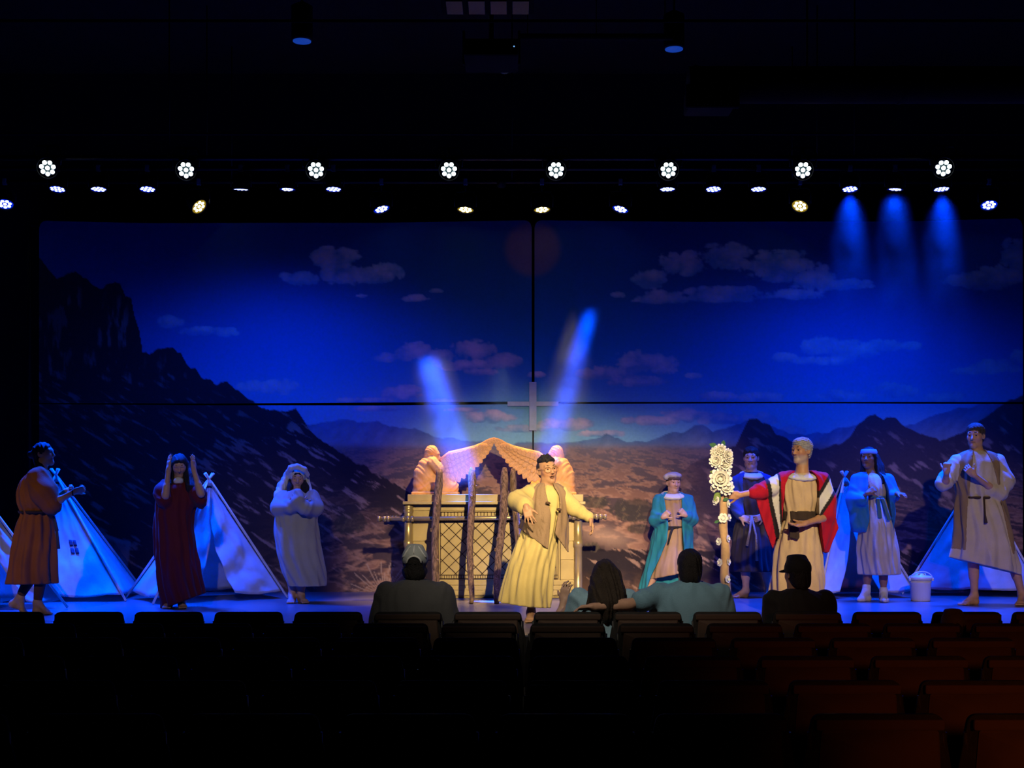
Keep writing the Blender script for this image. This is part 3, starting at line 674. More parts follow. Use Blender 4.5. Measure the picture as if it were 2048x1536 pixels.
# corner columns with rings
for cxp in (817, 1156):
    for yy in (AD - 0.02, AD + 0.86):
        base = U(cxp, 1194, AD); h = U(cxp, 1009, AD)[2] - base[2]
        q = h / 185.0
        zz = lambda py: (1194 - py) * q
        r0 = 0.047
        prof = [(r0 * 1.25, 0), (r0 * 1.25, zz(1188)), (r0, zz(1186)), (r0, zz(1094)), (r0 * 1.18, zz(1093)), (r0 * 1.18, zz(1081)), (r0, zz(1080)), (r0, zz(1034)), (r0 * 1.12, zz(1032)), (r0 * 1.12, zz(1029)), (r0 * 1.0, zz(1028)), (r0 * 1.25, zz(1024)), (r0 * 1.25, zz(1020)), (r0 * 1.05, zz(1019)), (r0 * 1.2, zz(1014)), (r0 * 1.2, zz(1009))]
        p = np.array((base[0], yy, base[2])) - A0
        obj('column', lathe_me('column', prof, 18), GOLD2, ak, p)
# carrying poles front and back with end collars
for yy in (AD - 0.10, AD + 0.94):
    a = U(757, 1038, AD); b = U(1212, 1033.5, AD)
    p = obj('carrying_pole', tube_me('carrying_pole', [np.array((a[0], yy, a[2])) - A0, np.array((b[0], yy, b[2])) - A0], 0.0245, 12), GOLD2, ak)
    for px in (760, 771, 778, 808, 818, 826, 1146, 1156, 1166, 1192, 1200, 1209):
        c = U(px, 1038 - 4.5 * (px - 757) / 455, AD); c[1] = yy; c = c - A0
        obj('collar', tube_me('collar', [c - np.array((0.016, 0, 0)), c + np.array((0.016, 0, 0))], 0.033, 12), GOLD2, p)
# lattice panel: a recessed field crossed by dark bars, framed by a toothed border
field = abox('lattice_panel', 876, 1116, 1023, 1158, AD - 0.014, AD + 0.01, GOLD, 0.002)
fl = np.array(field.location)
def bar(x0, y0, x1, y1, w=0.010, name='lattice_bar', dy=-0.002):
    a = U(x0, y0, AD - 0.014 + dy); b = U(x1, y1, AD - 0.014 + dy); a[0] = U(x0, y0, AD)[0]; b[0] = U(x1, y1, AD)[0]; a[2] = U(x0, y0, AD)[2]; b[2] = U(x1, y1, AD)[2]
    v = Vector(b - a); L = v.length
    o = obj(name, box_me(name, (L, 0.010, w)), INK, field, (a + b) / 2 - A0 - fl, (0, -math.atan2(v.z, v.x), 0))
    return o
lx0, lx1, ly0, ly1 = 881, 1112, 1043, 1149
stepx = 26.5
def clip_line(c, s):            # y = s*(x) + c inside the field
    pts = []
    for x in (lx0, lx1):
        y = s * x + c
        if ly0 <= y <= ly1: pts.append((x, y))
    for y in (ly0, ly1):
        x = (y - c) / s
        if lx0 < x < lx1: pts.append((x, y))
    return pts[:2] if len(pts) >= 2 else None
for s in (0.98, -0.98):
    for k in range(-3, 16):
        x_at = lx0 + 4 + k * stepx if s > 0 else lx0 + 4 + k * stepx
        L = clip_line(ly0 - s * x_at, s)
        if L and abs(L[0][0] - L[1][0]) > 6: bar(*L[0], *L[1], 0.0085)
for y in (1024, 1033, 1043, 1150, 1157): bar(877, y, 1115, y, 0.009, 'border_line')
for x in (877, 881, 1112, 1116): bar(x, 1024, x, 1157, 0.008, 'border_line')
bar(1121, 1060, 1121, 1160, 0.006, 'border_line')
def teeth(rows):
    bm = bmesh.new()
    for (x, y0, y1) in rows:
        a = U(x, y0, AD); b = U(x, y1, AD)
        bm_box(bm, (a[0] - A0[0] - fl[0], AD - 0.016 - A0[1] - fl[1], (a[2] + b[2]) / 2 - A0[2] - fl[2]), (0.007, 0.010, abs(a[2] - b[2])))
    return bm_mesh('border_teeth', bm)
rnd = random.Random(4)
o = obj('border_teeth', teeth([(883 + i * 6.6 + rnd.uniform(-0.8, 0.8), 1024, 1033) for i in range(35)] + [(884 + i * 4.4, 1040, 1043) for i in range(52)] + [(884 + i * 4.8, 1151, 1157) for i in range(48)]), INK, field)
o['kind'] = 'stuff'

# ================================================================== kneeling angel statues
FOAM = mat('carved_foam', (0.74, 0.37, 0.13), 0.75, 0.25, 9, 0.5, 26)
_fv = []; _fq = []
for i in range(7):
    t = i / 6.0; wd = 0.5 * (0.55 + 0.45 * math.sin(min(1, t * 1.25) * math.pi * 0.62)) * (1 if t < 0.8 else math.sqrt(max(0.03, 1 - ((t - 0.8) / 0.2) ** 2)))
    for j in range(5):
        u = -1 + j / 2.0
        _fv.append((u * wd, -(1 - u * u) * 0.5 - 0.12, -t))
_nf = len(_fv)
_fv += [(x, 0.25, z) for x, y, z in _fv]
for i in range(6):
    for j in range(4):
        a = i * 5 + j; _fq.append((a, a + 5, a + 6, a + 1)); _fq.append((_nf + a, _nf + a + 1, _nf + a + 6, _nf + a + 5))
for i in range(6):
    a = i * 5; _fq.append((a, _nf + a, _nf + a + 5, a + 5)); a = i * 5 + 4; _fq.append((a, a + 5, _nf + a + 5, _nf + a))
for j in range(4):
    _fq.append((j, j + 1, _nf + j + 1, _nf + j)); a = 30 + j; _fq.append((a, _nf + a, _nf + a + 1, a + 1))
FEATHER = mesh_np('feather', _fv, _fq, True); FEATHER.materials.append(FOAM)
def angel(sign, axis, label, dx=0):
    D = AD + 0.40
    X = lambda px: px if sign > 0 else 2 * axis - px
    q = lambda px, py, dy=0.0: U(X(px), py, D + dy)
    lidz = U(0, 989, AD)[2]
    base = q(868, 988); base[2] = lidz
    r = thing('angel_statue', base, label, 'statue', 'kneeling angel statues on the ark')
    zfix = lidz - q(868, 989)[2]
    Q = lambda px, py, dy=0.0: q(px, py, dy) + np.array((0, 0, zfix * 0 + 0.0))
    s = Sdf(0.010)
    w1 = wrinkle(0.0045, 95 * sign, 45, 70); w2 = wrinkle(0.006, 55 * sign, 40, -80, 1.0); w3 = wrinkle(0.004, 90 * sign, 40, 60, 2)
    s.chain([Q(866, 922), Q(858, 934), Q(852, 952), Q(858, 972)], [0.085, 0.115, 0.135, 0.14], 0.05, w1)        # bent back
    s.chain([Q(848, 974), Q(880, 976), Q(905, 974)], [0.13, 0.10, 0.075], 0.05, w2)                               # folded legs
    s.chain([Q(838, 984, 0.02), Q(870, 986), Q(900, 982)], [0.06, 0.06, 0.05], 0.05, w2)
    s.chain([Q(866, 926, -0.12), Q(878, 938, -0.15), Q(888, 930, -0.1)], [0.062, 0.052, 0.04], 0.03, w3)         # praying arms
    s.chain([Q(866, 926, 0.12), Q(878, 938, 0.15), Q(888, 930, 0.1)], [0.062, 0.052, 0.04], 0.03, w3)
    s.chain([Q(870, 935, -0.05), Q(884, 955, -0.06), Q(898, 968, -0.03)], [0.05, 0.05, 0.045], 0.04, w3)          # hanging robe
    s.box((base[0] + sign * 0.02, base[1], lidz + 0.012), (0.27, 0.22, 0.02), None, 0.01, 0.01)
    s.mesh
    robe = obj('carved_robe', s.mesh('carved_robe', base, None, lambda X_, Y_, Z_: lidz + 0.002 - Z_), FOAM, r)
    h = Sdf(0.007); R = rotm(78 * sign, 12, 0); H = 0.19; C = Q(866, 909)
    L = lambda x, y, z: C + R @ (np.array((x, y, z)) * H)
    wh = wrinkle(0.0028, 120, 110, 150)
    h.ell(L(0, 0.13, 0.14), np.array((0.37, 0.40, 0.40)) * H, R, 0.02, 'u', wh); h.ell(L(0, 0.24, -0.15), np.array((0.36, 0.30, 0.40)) * H, R, 0.02, 'u', wh)
    h.ell(L(0, -0.14, -0.06), np.array((0.28, 0.28, 0.40)) * H, R, 0.015); h.cap(L(-0.08, -0.385, -0.25), L(0.08, -0.385, -0.25), 0.035 * H, 0.035 * H, 0.006); h.cap(L(-0.16, -0.36, 0.12), L(0.16, -0.36, 0.12), 0.045 * H, 0.045 * H, 0.01); h.cap(L(0, -0.40, 0.03), L(0, -0.46, -0.10), 0.03 * H, 0.06 * H, 0.008)
    h.cap(L(0, -0.33, -0.38), L(0, -0.36, -0.36), 0.07 * H, 0.07 * H, 0.01); h.ell(L(0.14, -0.42, 0.03), np.array((0.09, 0.07, 0.05)) * H, R, 0.01, 's'); h.ell(L(-0.14, -0.42, 0.03), np.array((0.09, 0.07, 0.05)) * H, R, 0.01, 's')
    h.cap(L(0, 0.05, -0.3), L(0, 0.15, -0.75), 0.24 * H, 0.28 * H, 0.02)
    obj('carved_head', h.mesh('carved_head', base), FOAM, r)
    # outstretched wing: a leading-edge arm and overlapping rows of feathers
    top = [(882, 922), (900, 908), (925, 902), (950, 895), (970, 886), (988, 876)]
    tz = lambda t: np.array([np.interp(t, np.linspace(0, 1, 6), [p[i] for p in top]) for i in (0, 1)])
    low = [(892, 946), (904, 963), (917, 966), (930, 957), (943, 946), (955, 936), (964, 926), (973, 913), (981, 902), (986, 892), (990, 880)]
    lz = lambda t: np.array([np.interp(t, np.linspace(0, 1, 11), [p[i] for p in low]) for i in (0, 1)])
    for wy, far in ((-0.10, 0), (0.12, 1)):
        arm = tube_me('wing', [Q(*p, wy) - base for p in top], [0.035, 0.034, 0.030, 0.026, 0.020, 0.010], 10)
        wing = obj('wing', arm, FOAM, r)
        def feather(a, b, wd, lay):
            A = Q(a[0], a[1], wy - lay) - base; B = Q(b[0], b[1], wy - lay) - base
            v = Vector(B - A); L_ = v.length
            ang = math.atan2(v.x, -v.z)
            obj('feather', FEATHER, None, wing, A, (0, -ang, 0), (wd, 0.018, L_))
        for i in range(13):
            t = 0.06 + 0.94 * i / 12; a = tz(0.74 * t); b = lz(t); feather(a, b, 0.105 if t < 0.8 else 0.075, 0.0 + 0.002 * i)
        if not far:
            for lay, fr, n in ((0.020, 0.66, 12), (0.040, 0.44, 11), (0.055, 0.25, 10)):
                for i in range(n):
                    t = 0.04 + 0.90 * (i + 0.5) / n; a = tz(0.74 * t); b = lz(t); b = a + (b - a) * fr; feather(a, b, 0.085 if t < 0.7 else 0.06, lay + 0.0015 * i)
    return r
angel(1, 988, 'carved angel statue kneeling on the ark, facing right with raised wing')
angel(-1, 988, 'carved angel statue kneeling on the ark behind the yellow robed person')

# ================================================================== weathered staffs leaning on the ark
WOOD = mat('weathered_wood', (0.17, 0.105, 0.065), 0.85, 0.75, 9, 1.0, 22)
_n = [x for x in WOOD.node_tree.nodes if x.type == 'TEX_NOISE']
for x in _n:
    mp = WOOD.node_tree.nodes.new('ShaderNodeMapping'); mp.inputs['Scale'].default_value = (6, 6, 0.6)
    WOOD.node_tree.links.new(x.inputs['Vector'].links[0].from_socket, mp.inputs['Vector']); WOOD.node_tree.links.new(mp.outputs[0], x.inputs['Vector'])
def staff(xt, yt, dt, xb, db, wt, wb, label, seed, pointed=0.4):
    T = U(xt, yt, dt); B = np.array(((xb - CX) * db / F, db, STAGE + 0.004))
    rnd = random.Random(seed); n = 26; pts = []; rad = []
    for i in range(n + 1):
        t = i / n; p = B + (T - B) * t
        p = p + np.array((0.012 * math.sin(t * 7 + seed), 0.01 * math.cos(t * 5 + seed), 0)) * (1 if 0 < t < 1 else 0.3)
        w_ = np.interp(t, [0, 0.1, 0.55, 0.9, 0.955, 1.0], [wb * 0.75, wb, (wt + wb) / 2 * 1.05, wt, wt * (0.9), wt * pointed])
        pts.append(p - B); rad.append(w_)
    r = thing('wooden_staff', B, label, 'staff', 'weathered wooden staffs against the ark')
    sh = obj('shaft', tube_me('shaft', pts, rad, 11, True, True, 0.09, seed), WOOD, r)
    for k in range(3):
        t = rnd.uniform(0.25, 0.9); i = int(t * n); a = rnd.uniform(0, 6.28); p = Vector(pts[i]) + Vector((math.cos(a), -abs(math.sin(a)), 0)) * rad[i] * 0.85
        obj('knot', lathe_me('knot', [(0.022, -0.012), (0.026, 0.0), (0.018, 0.010), (0.004, 0.014)], 8), WOOD, sh, p, (math.pi / 2, 0, a))
staff(877, 940, 15.02, 868, 14.55, 0.043, 0.040, 'weathered wooden staff with blunt top, leftmost on the ark', 1, 0.85)
staff(942, 934, 15.02, 942, 14.3, 0.044, 0.030, 'pointed weathered wooden staff standing in the blue beam', 2, 0.15)
staff(1010, 936, 15.02, 993, 14.3, 0.046, 0.036, 'weathered wooden staff just left of the yellow robed person', 3, 0.5)
staff(1027, 938, 15.05, 1040, 14.75, 0.040, 0.036, 'weathered wooden staff half hidden behind the yellow robed person', 5, 0.6)

# ================================================================== canvas tents
CANVAS = mat('tent_canvas', (0.72, 0.72, 0.74), 0.6, 0.08, 8, 0.25, 30)
def translucent(m, fac):
    nt = m.node_tree; N = nt.nodes; b = N['Principled BSDF']; out = N['Material Output']
    t = N.new('ShaderNodeBsdfTranslucent'); mx = N.new('ShaderNodeMixShader'); mx.inputs[0].default_value = fac
    nt.links.new(b.inputs['Base Color'].links[0].from_socket, t.inputs['Color'])
    nt.links.new(b.outputs[0], mx.inputs[1]); nt.links.new(t.outputs[0], mx.inputs[2]); nt.links.new(mx.outputs[0], out.inputs['Surface'])
translucent(CANVAS, 0.5)
POLE = mat('tent_pole', (0.80, 0.76, 0.70), 0.6, 0.15, 10, 0.1, 40)
def sheet_me(name, fn, nu, nv, thick=0.006):
    V = [];
    for s_ in (0, 1):
        for i in range(nu + 1):
            for j in range(nv + 1):
                V.append(fn(i / nu, j / nv, s_ * thick))
    n = (nu + 1) * (nv + 1); Q = []
    id_ = lambda s_, i, j: s_ * n + i * (nv + 1) + j
    for i in range(nu):
        for j in range(nv):
            Q.append((id_(0, i, j), id_(0, i + 1, j), id_(0, i + 1, j + 1), id_(0, i, j + 1)))
            Q.append((id_(1, i, j), id_(1, i, j + 1), id_(1, i + 1, j + 1), id_(1, i + 1, j)))
    for i in range(nu):
        Q.append((id_(0, i, 0), id_(1, i, 0), id_(1, i + 1, 0), id_(0, i + 1, 0))); Q.append((id_(0, i, nv), id_(0, i + 1, nv), id_(1, i + 1, nv), id_(1, i, nv)))
    for j in range(nv):
        Q.append((id_(0, 0, j), id_(0, 0, j + 1), id_(1, 0, j + 1), id_(1, 0, j))); Q.append((id_(0, nu, j), id_(1, nu, j), id_(1, nu, j + 1), id_(0, nu, j + 1)))
    return mesh_np(name, V, Q, True)
def V_(c, b):
    v = c - b; v[2] = 0; return v / np.linalg.norm(v) * 0.018
def tent(corners, apex, label, openw=0.30, opentop=0.60, hem=0.05, seed=0, window=True, opencentre=0.5, wr=1.0):
    # corners: front-left, front-right, back-right, back-left (x, y); apex: point where the poles cross
    C = [np.array((x, y, STAGE + 0.01)) for x, y in corners]; Ap = np.array(apex)
    base = np.mean(C, 0); base[2] = STAGE
    r = thing('canvas_tent', base, label, 'tent', 'white canvas tents')
    for c in C:
        t = Ap + (Ap - c) * 0.085 + np.array((0, 0, 0.0)); off = (c - base) * 0.02; off[2] = 0
        obj('pole', tube_me('pole', [c - base + (c - base) * 0.02, Ap - base + off + V_(c, base), t - base + off * 1.2], 0.0135, 8), POLE, r)
    obj('lashing', tube_me('lashing', [Ap - base - np.array((0, 0, 0.03)), Ap - base + np.array((0, 0, 0.02))], 0.034, 10), CANVAS, r)
    cen = np.mean(C, 0)
    def surf(A, B, u0, u1, sd):
        n = np.cross(B - A, Ap - A); n = n / np.linalg.norm(n)
        if n @ (A - cen) < 0: n = -n
        def fn(u, v, th):
            vv = hem + (0.955 - hem) * v
            uu = u0(vv) + (u1(vv) - u0(vv)) * u
            p = A + (B - A) * uu + (Ap - (A + (B - A) * uu)) * vv
            sag = -0.03 * math.sin(math.pi * uu) * (1 - vv)
            w_ = 0.045 * mnoise.noise(Vector((uu * 2.6 + sd, vv * 6.0 - uu * 3, sd * 1.7))) + 0.030 * abs(mnoise.noise(Vector((uu * 6 + vv * 5 + sd, vv * 3 - uu * 6, sd)))) + 0.015 * abs(mnoise.noise(Vector((uu * 12 - vv * 8 + sd, vv * 12, sd)))) + 0.016 * math.sin(uu * 30 + 3 * vv) * vv * (1 - vv) * 2
            e = min(1, 8 * uu, 8 * (1 - uu)) * (0.5 + 0.5 * (1 - vv))
            p = p + n * (sag + w_ * e * wr - th)
            p[2] -= 0.02 * math.sin(math.pi * u) * (1 - v) ** 3
            return p - base
        return fn
    oc = opencentre
    half = lambda vv: openw * max(0.0, (opentop - vv) / opentop)
    obj('front_flap', sheet_me('front_flap', surf(C[0], C[1], lambda v: 0.0, lambda v: oc - half(v), seed + 1), 24, 40), CANVAS, r)
    obj('front_flap', sheet_me('front_flap', surf(C[0], C[1], lambda v: oc + half(v), lambda v: 1.0, seed + 2), 24, 40), CANVAS, r)
    for k in (1, 2, 3):
        A, B = C[k], C[(k + 1) % 4]
        obj('canvas_side', sheet_me('canvas_side', surf(A, B, lambda v: 0.0, lambda v: 1.0, seed + 2 + k), 20, 26), CANVAS, r)
    if window:
        # four dark panes sewn into one face: the back one, or the closed front
        fi, wu, wvv, wsd = (2, 0.5, 0.475, seed + 4) if window is True else window
        A, B = C[fi], C[(fi + 1) % 4]
        n = np.cross(B - A, Ap - A); n = n / np.linalg.norm(n)
        if n @ (A - cen) < 0: n = -n
        if fi == 0: n = -n
        f = surf(A, B, lambda v: 0.0, lambda v: 1.0, wsd)
        us, vs = (wu - 0.06, wu, wu + 0.06), (wvv - 0.065, wvv, wvv + 0.065)
        for i in range(2):
            for j in range(2):
                g = lambda u, v, th, i=i, j=j: f(us[i] + 0.006 + (us[i + 1] - us[i] - 0.012) * u, ((vs[j] + 0.008 + (vs[j + 1] - vs[j] - 0.016) * v) - hem) / (0.955 - hem), th) - n * (0.012)
                obj('window_pane', sheet_me('window_pane', g, 3, 3, 0.003), mat('dark_window_mesh', (0.02, 0.02, 0.05), 0.7, 0.1), r)
    return r
def cx_(px, d): return ((px - CX) * d / F, d)
tent([cx_(-95, 13.15), cx_(132, 13.7), (-5.0, 14.35), (-6.5, 13.95)], U(-70, 952, 13.8), 'white canvas tent cut off by the left edge', 0.2, 0.55, 0.06, 3)
tent([cx_(-2, 14.5), cx_(250, 14.65), (-4.35, 15.95), (-5.65, 15.95)], U(113, 958, 15.2), 'white canvas tent behind the person in orange robe', 0.0, 0.30, 0.05, 11, (0, 0.70, 0.44, 13), 0.42)
tent([cx_(308, 14.2), cx_(572, 15.15), cx_(520, 16.1), cx_(254, 15.1)], U(418, 966, 15.1), 'white canvas tent with open flap behind the dark red robe', 0.17, 0.62, 0.06, 23, True, 0.46)
tent([cx_(1640, 15.0), cx_(1838, 15.2), cx_(1772, 16.1), cx_(1590, 15.95)], U(1690, 962, 15.5), 'white canvas tent between red cape and blue cloak', 0.24, 0.66, 0.06, 31, False, 0.42, 0.45)
tent([cx_(1806, 15.7), cx_(2085, 15.3), cx_(2050, 16.1), cx_(1830, 16.1)], U(1953, 960, 15.8), 'white canvas tent behind the tall person at right', 0.0, 0.3, 0.06, 43, False)

# ================================================================== white bucket
P = np.array((*cx_(1841, 14.75), STAGE))
r = thing('bucket', P, 'white lidded plastic bucket on the stage beside a tent', 'bucket')
PL_W = mat('white_plastic', (0.66, 0.66, 0.67), 0.35, 0.05, 4, 0.02, 20, spec=0.5)
obj('body', lathe_me('body', [(0.098, 0.0), (0.104, 0.01), (0.112, 0.19), (0.117, 0.20), (0.117, 0.212), (0.113, 0.216), (0.114, 0.235)], 28), PL_W, r)
obj('lid', lathe_me('lid', [(0.120, 0.232), (0.124, 0.238), (0.124, 0.262), (0.116, 0.275), (0.060, 0.285), (0.055, 0.305), (0.002, 0.308)], 28), PL_W, r)
hp = [(0.125 * math.cos(a), -0.02 - 0.03 * math.sin(a), 0.24 + 0.085 * math.sin(a)) for a in [math.pi * i / 14 for i in range(15)]]
obj('handle', tube_me('handle', hp, 0.006, 8), PL_W, r)
for sx in (-1, 1): obj('handle_ear', box_me('handle_ear', (0.03, 0.035, 0.035), 0.008, 2), PL_W, r, (sx * 0.122, -0.02, 0.24))

# ================================================================== flowering staff
SD = 13.05
B = np.array((*cx_(1453.5, SD), STAGE + 0.003)); T = U(1443, 905, SD)
r = thing('flower_staff', B, 'tall wooden staff with white flowers held by red caped person', 'staff')
PALE = mat('golden_wood', (0.50, 0.31, 0.14), 0.7, 0.35, 5, 0.6, 26)
n = 22; pts = [B + (T - B) * (i / n) - B + np.array((0.008 * math.sin(i * 0.9), 0.006 * math.cos(i * 1.1), 0)) * (0 < i < n) for i in range(n + 1)]
rad = [0.046 + 0.004 * math.sin(i * 1.7) - 0.006 * (i / n) for i in range(n + 1)]
shaft = obj('shaft', tube_me('shaft', pts, rad, 12, True, True, 0.06, 3), PALE, r)
PET = mat('petal_white', (0.86, 0.83, 0.70), 0.7, 0.06, 20, 0.1, 50); LEAF = mat('leaf_green', (0.16, 0.24, 0.05), 0.6, 0.3, 20, 0.1, 50); LEAF2 = mat('leaf_dark', (0.04, 0.13, 0.05), 0.6, 0.3, 20, 0.1, 50)
def flower_me(name, layers):
    V = []; Fc = []
    for (n_, L_, wd, tilt, off) in layers:
        for i in range(n_):
            a = 2 * math.pi * (i + off) / n_; ca, sa = math.cos(a), math.sin(a); b0 = len(V)
            for k in range(4):
                t = k / 3.0; rr = 0.08 + L_ * math.sin(t * 1.45) * math.cos(tilt * (0.5 + t * 0.5)); zz = 0.02 + L_ * t * math.sin(tilt * (0.5 + t * 0.6)) ; ww = wd * (0.35, 0.9, 1.0, 0.45)[k]
                for sgn in (-1, 0, 1):
                    V.append((ca * rr - sa * ww * sgn, sa * rr + ca * ww * sgn, zz + (0.06 * abs(sgn) * (1 - t))))
            for k in range(3):
                for j in range(2):
                    q = b0 + k * 3 + j; Fc.append((q, q + 3, q + 4, q + 1))
    b0 = len(V); V.append((0, 0, 0.42 if len(layers) > 2 else 0.22))
    for i in range(8): V.append((0.17 * math.cos(i * math.pi / 4), 0.17 * math.sin(i * math.pi / 4), 0.06))
    for i in range(0, 8, 2): Fc.append((b0, b0 + 1 + i, b0 + 1 + (i + 1) % 8, b0 + 1 + (i + 2) % 8))
    return mesh_np(name, V, Fc, True)
FL1 = flower_me('flower', [(11, 1.0, 0.22, 0.15, 0), (10, 0.85, 0.2, 0.55, 0.5), (8, 0.65, 0.18, 0.95, 0.2), (6, 0.45, 0.15, 1.25, 0.1)]); FL1.materials.append(PET)
FL2 = flower_me('flower', [(6, 1.0, 0.42, 0.1, 0), (5, 0.6, 0.3, 0.8, 0.4)]); FL2.materials.append(PET)
def leaf_me():
    V = []; Fc = []
    for k in range(6):
        t = k / 5.0; wd = 0.30 * math.sin(math.pi * min(1, t * 0.93 + 0.07)) + 0.01
        for sgn in (-1, 0, 1): V.append((wd * sgn, t, 0.10 * abs(sgn) - 0.25 * t * t))
    for k in range(5):
        for j in range(2): q = k * 3 + j; Fc.append((q, q + 1, q + 4, q + 3))
    return mesh_np('leaf', V, Fc, True)
LF1 = leaf_me(); LF1.materials.append(LEAF); LF2 = leaf_me(); LF2.materials.append(LEAF2)
def stick(me, name, px, py, size, dy=-0.05, nrm=None, roll=0.0):
    P_ = U(px, py, SD + dy) - B
    nrm = Vector(nrm if nrm is not None else ((px - 1443) / 26.0, -1.0, 0.15)).normalized()
    obj(name, me, None, r, P_, (nrm.to_track_quat('Z', 'Y').to_matrix() @ Matrix.Rotation(roll, 3, 'Z')).to_euler(), (size, size, size))
for i, (x, y, s_) in enumerate(((1431, 904, 0.058), (1441, 901, 0.070), (1455, 908, 0.062), (1447, 911, 0.066), (1456, 917, 0.062), (1433, 922, 0.078), (1449, 929, 0.085), (1443, 913, 0.05))):
    stick(FL1, 'flower', x, y, s_ * 0.88, -0.075 - 0.01 * (i % 3), None, i * 0.7)
stick(FL1, 'flower', 1441, 958, 0.105, -0.09, (-0.1, -1, 0.1)); stick(FL1, 'flower', 1451, 974, 0.082, -0.075); stick(FL1, 'flower', 1436, 968, 0.06, -0.07); stick(FL1, 'flower', 1456, 943, 0.045, -0.04, (0.8, -0.6, 0)); stick(FL1, 'flower', 1455, 962, 0.05, -0.04, (0.8, -0.6, 0)); stick(FL1, 'flower', 1428, 976, 0.040, -0.05, (-0.8, -0.6, 0))
for i, (x, y, nx) in enumerate(((1431, 1003, -1), (1456, 1008, 1), (1446, 1036, 0), (1458, 1035, 1), (1438, 1083, -1), (1456, 1077, 1), (1440, 1125, -1), (1457, 1123, 1), (1455, 1158, 0.6), (1433, 1000, -0.7))):
    stick(FL2, 'flower', x, y, 0.036 if i != 2 else 0.045, -0.03 if abs(nx) > 0.8 else -0.055, (nx, -0.7, 0.1), i)
for i, (x, y, s_, roll, me) in enumerate(((1437, 940, 0.07, 0.3, LF1), (1450, 942, 0.06, -0.8, LF1), (1432, 945, 0.06, 1.4, LF1), (1439, 985, 0.10, 2.6, LF1), (1440, 1000, 0.09, 0.5, LF2), (1446, 1001, 0.06, -1.2, LF2), (1428, 909, 0.05, 0.8, LF2), (1434, 893, 0.08, 1.2, LF2), (1445, 893, 0.07, -0.3, LF2), (1438, 1042, 0.05, 1.9, LF2))):
    stick(me, 'leaf', x, y, s_, -0.055 if y > 900 else -0.02, (0.1 * (-1) ** i, -1, 0.25), roll)
# ================================================================== people
def poly_prism(s, pts, yc, th, wave=0.0, k=0.02, slope=0.0):
    P = np.array([(p[0], p[2]) for p in pts]); n = len(P)
    cxm = P[:, 0].mean()
    def f(X, Y, Z):
        X2 = X[:, 0, :]; Z2 = Z[:, 0, :]; X2, Z2 = np.broadcast_arrays(X2, Z2)
        d = np.full(X2.shape, 1e9); sgn = np.ones(X2.shape)
        for i in range(n):
            a = P[i]; b = P[i - 1]; e = b - a; wx = X2 - a[0]; wz = Z2 - a[1]
            t = np.clip((wx * e[0] + wz * e[1]) / (e @ e), 0, 1)
            d = np.minimum(d, (wx - t * e[0]) ** 2 + (wz - t * e[1]) ** 2)
            c1 = Z2 >= a[1]; c2 = Z2 < b[1]; c3 = e[0] * wz > e[1] * wx
            m = (c1 & c2 & c3) | (~c1 & ~c2 & ~c3); sgn = np.where(m, -sgn, sgn)
        d = (sgn * np.sqrt(d))[:, None, :]
        w_ = wave * np.sin(X * 38 + Z * 9) + 0.5 * wave * np.sin(X * 75 - Z * 20 + 1) + slope * (X - cxm)
        return np.maximum(d, np.abs(Y - yc - w_) - th)
    m = abs(wave) * 1.5 + th + abs(slope) * np.ptp(P[:, 0])
    s.add(f, (P[:, 0].min(), yc - m, P[:, 1].min()), (P[:, 0].max(), yc + m, P[:, 1].max()), k)

EYES = {}
def eye_me(iris):
    if iris in EYES: return EYES[iris]
    V = [(0, -1, 0)]; C = [(0.01, 0.01, 0.01)]; Q = []
    T = [0.25, 0.42, 0.66, 0.72, 1.2, 2.2]
    for t in T:
        for j in range(14):
            a = 2 * math.pi * j / 14; V.append((math.sin(t) * math.cos(a), -math.cos(t), math.sin(t) * math.sin(a)))
            C.append((0.01, 0.01, 0.01) if t < 0.3 else iris if t < 0.68 else (0.36, 0.33, 0.30))
    for j in range(14): Q.append((0, 1 + j, 1 + (j + 1) % 14, 0 + 1 + (j + 1) % 14))
    F_ = []
    for i in range(len(T) - 1):
        for j in range(14): F_.append((1 + i * 14 + j, 1 + (i + 1) * 14 + j, 1 + (i + 1) * 14 + (j + 1) % 14, 1 + i * 14 + (j + 1) % 14))
    bm = bmesh.new(); bv = [bm.verts.new(v) for v in V]
    for j in range(14): bm.faces.new((bv[0], bv[1 + j], bv[1 + (j + 1) % 14]))
    for q in F_: bm.faces.new([bv[i] for i in q])
    bmesh.ops.recalc_face_normals(bm, faces=bm.faces)
    me = bm_mesh('eye', bm, True)
    a = me.attributes.new('Col', 'FLOAT_COLOR', 'POINT'); c = np.ones((len(V), 4), np.float32); c[:, :3] = C
    a.data.foreach_set('color', c.ravel())
    me.materials.append(mat('eye_surface', (1, 1, 1), 0.2, 0, 5, 0, attr=True)); EYES[iris] = me
    return me

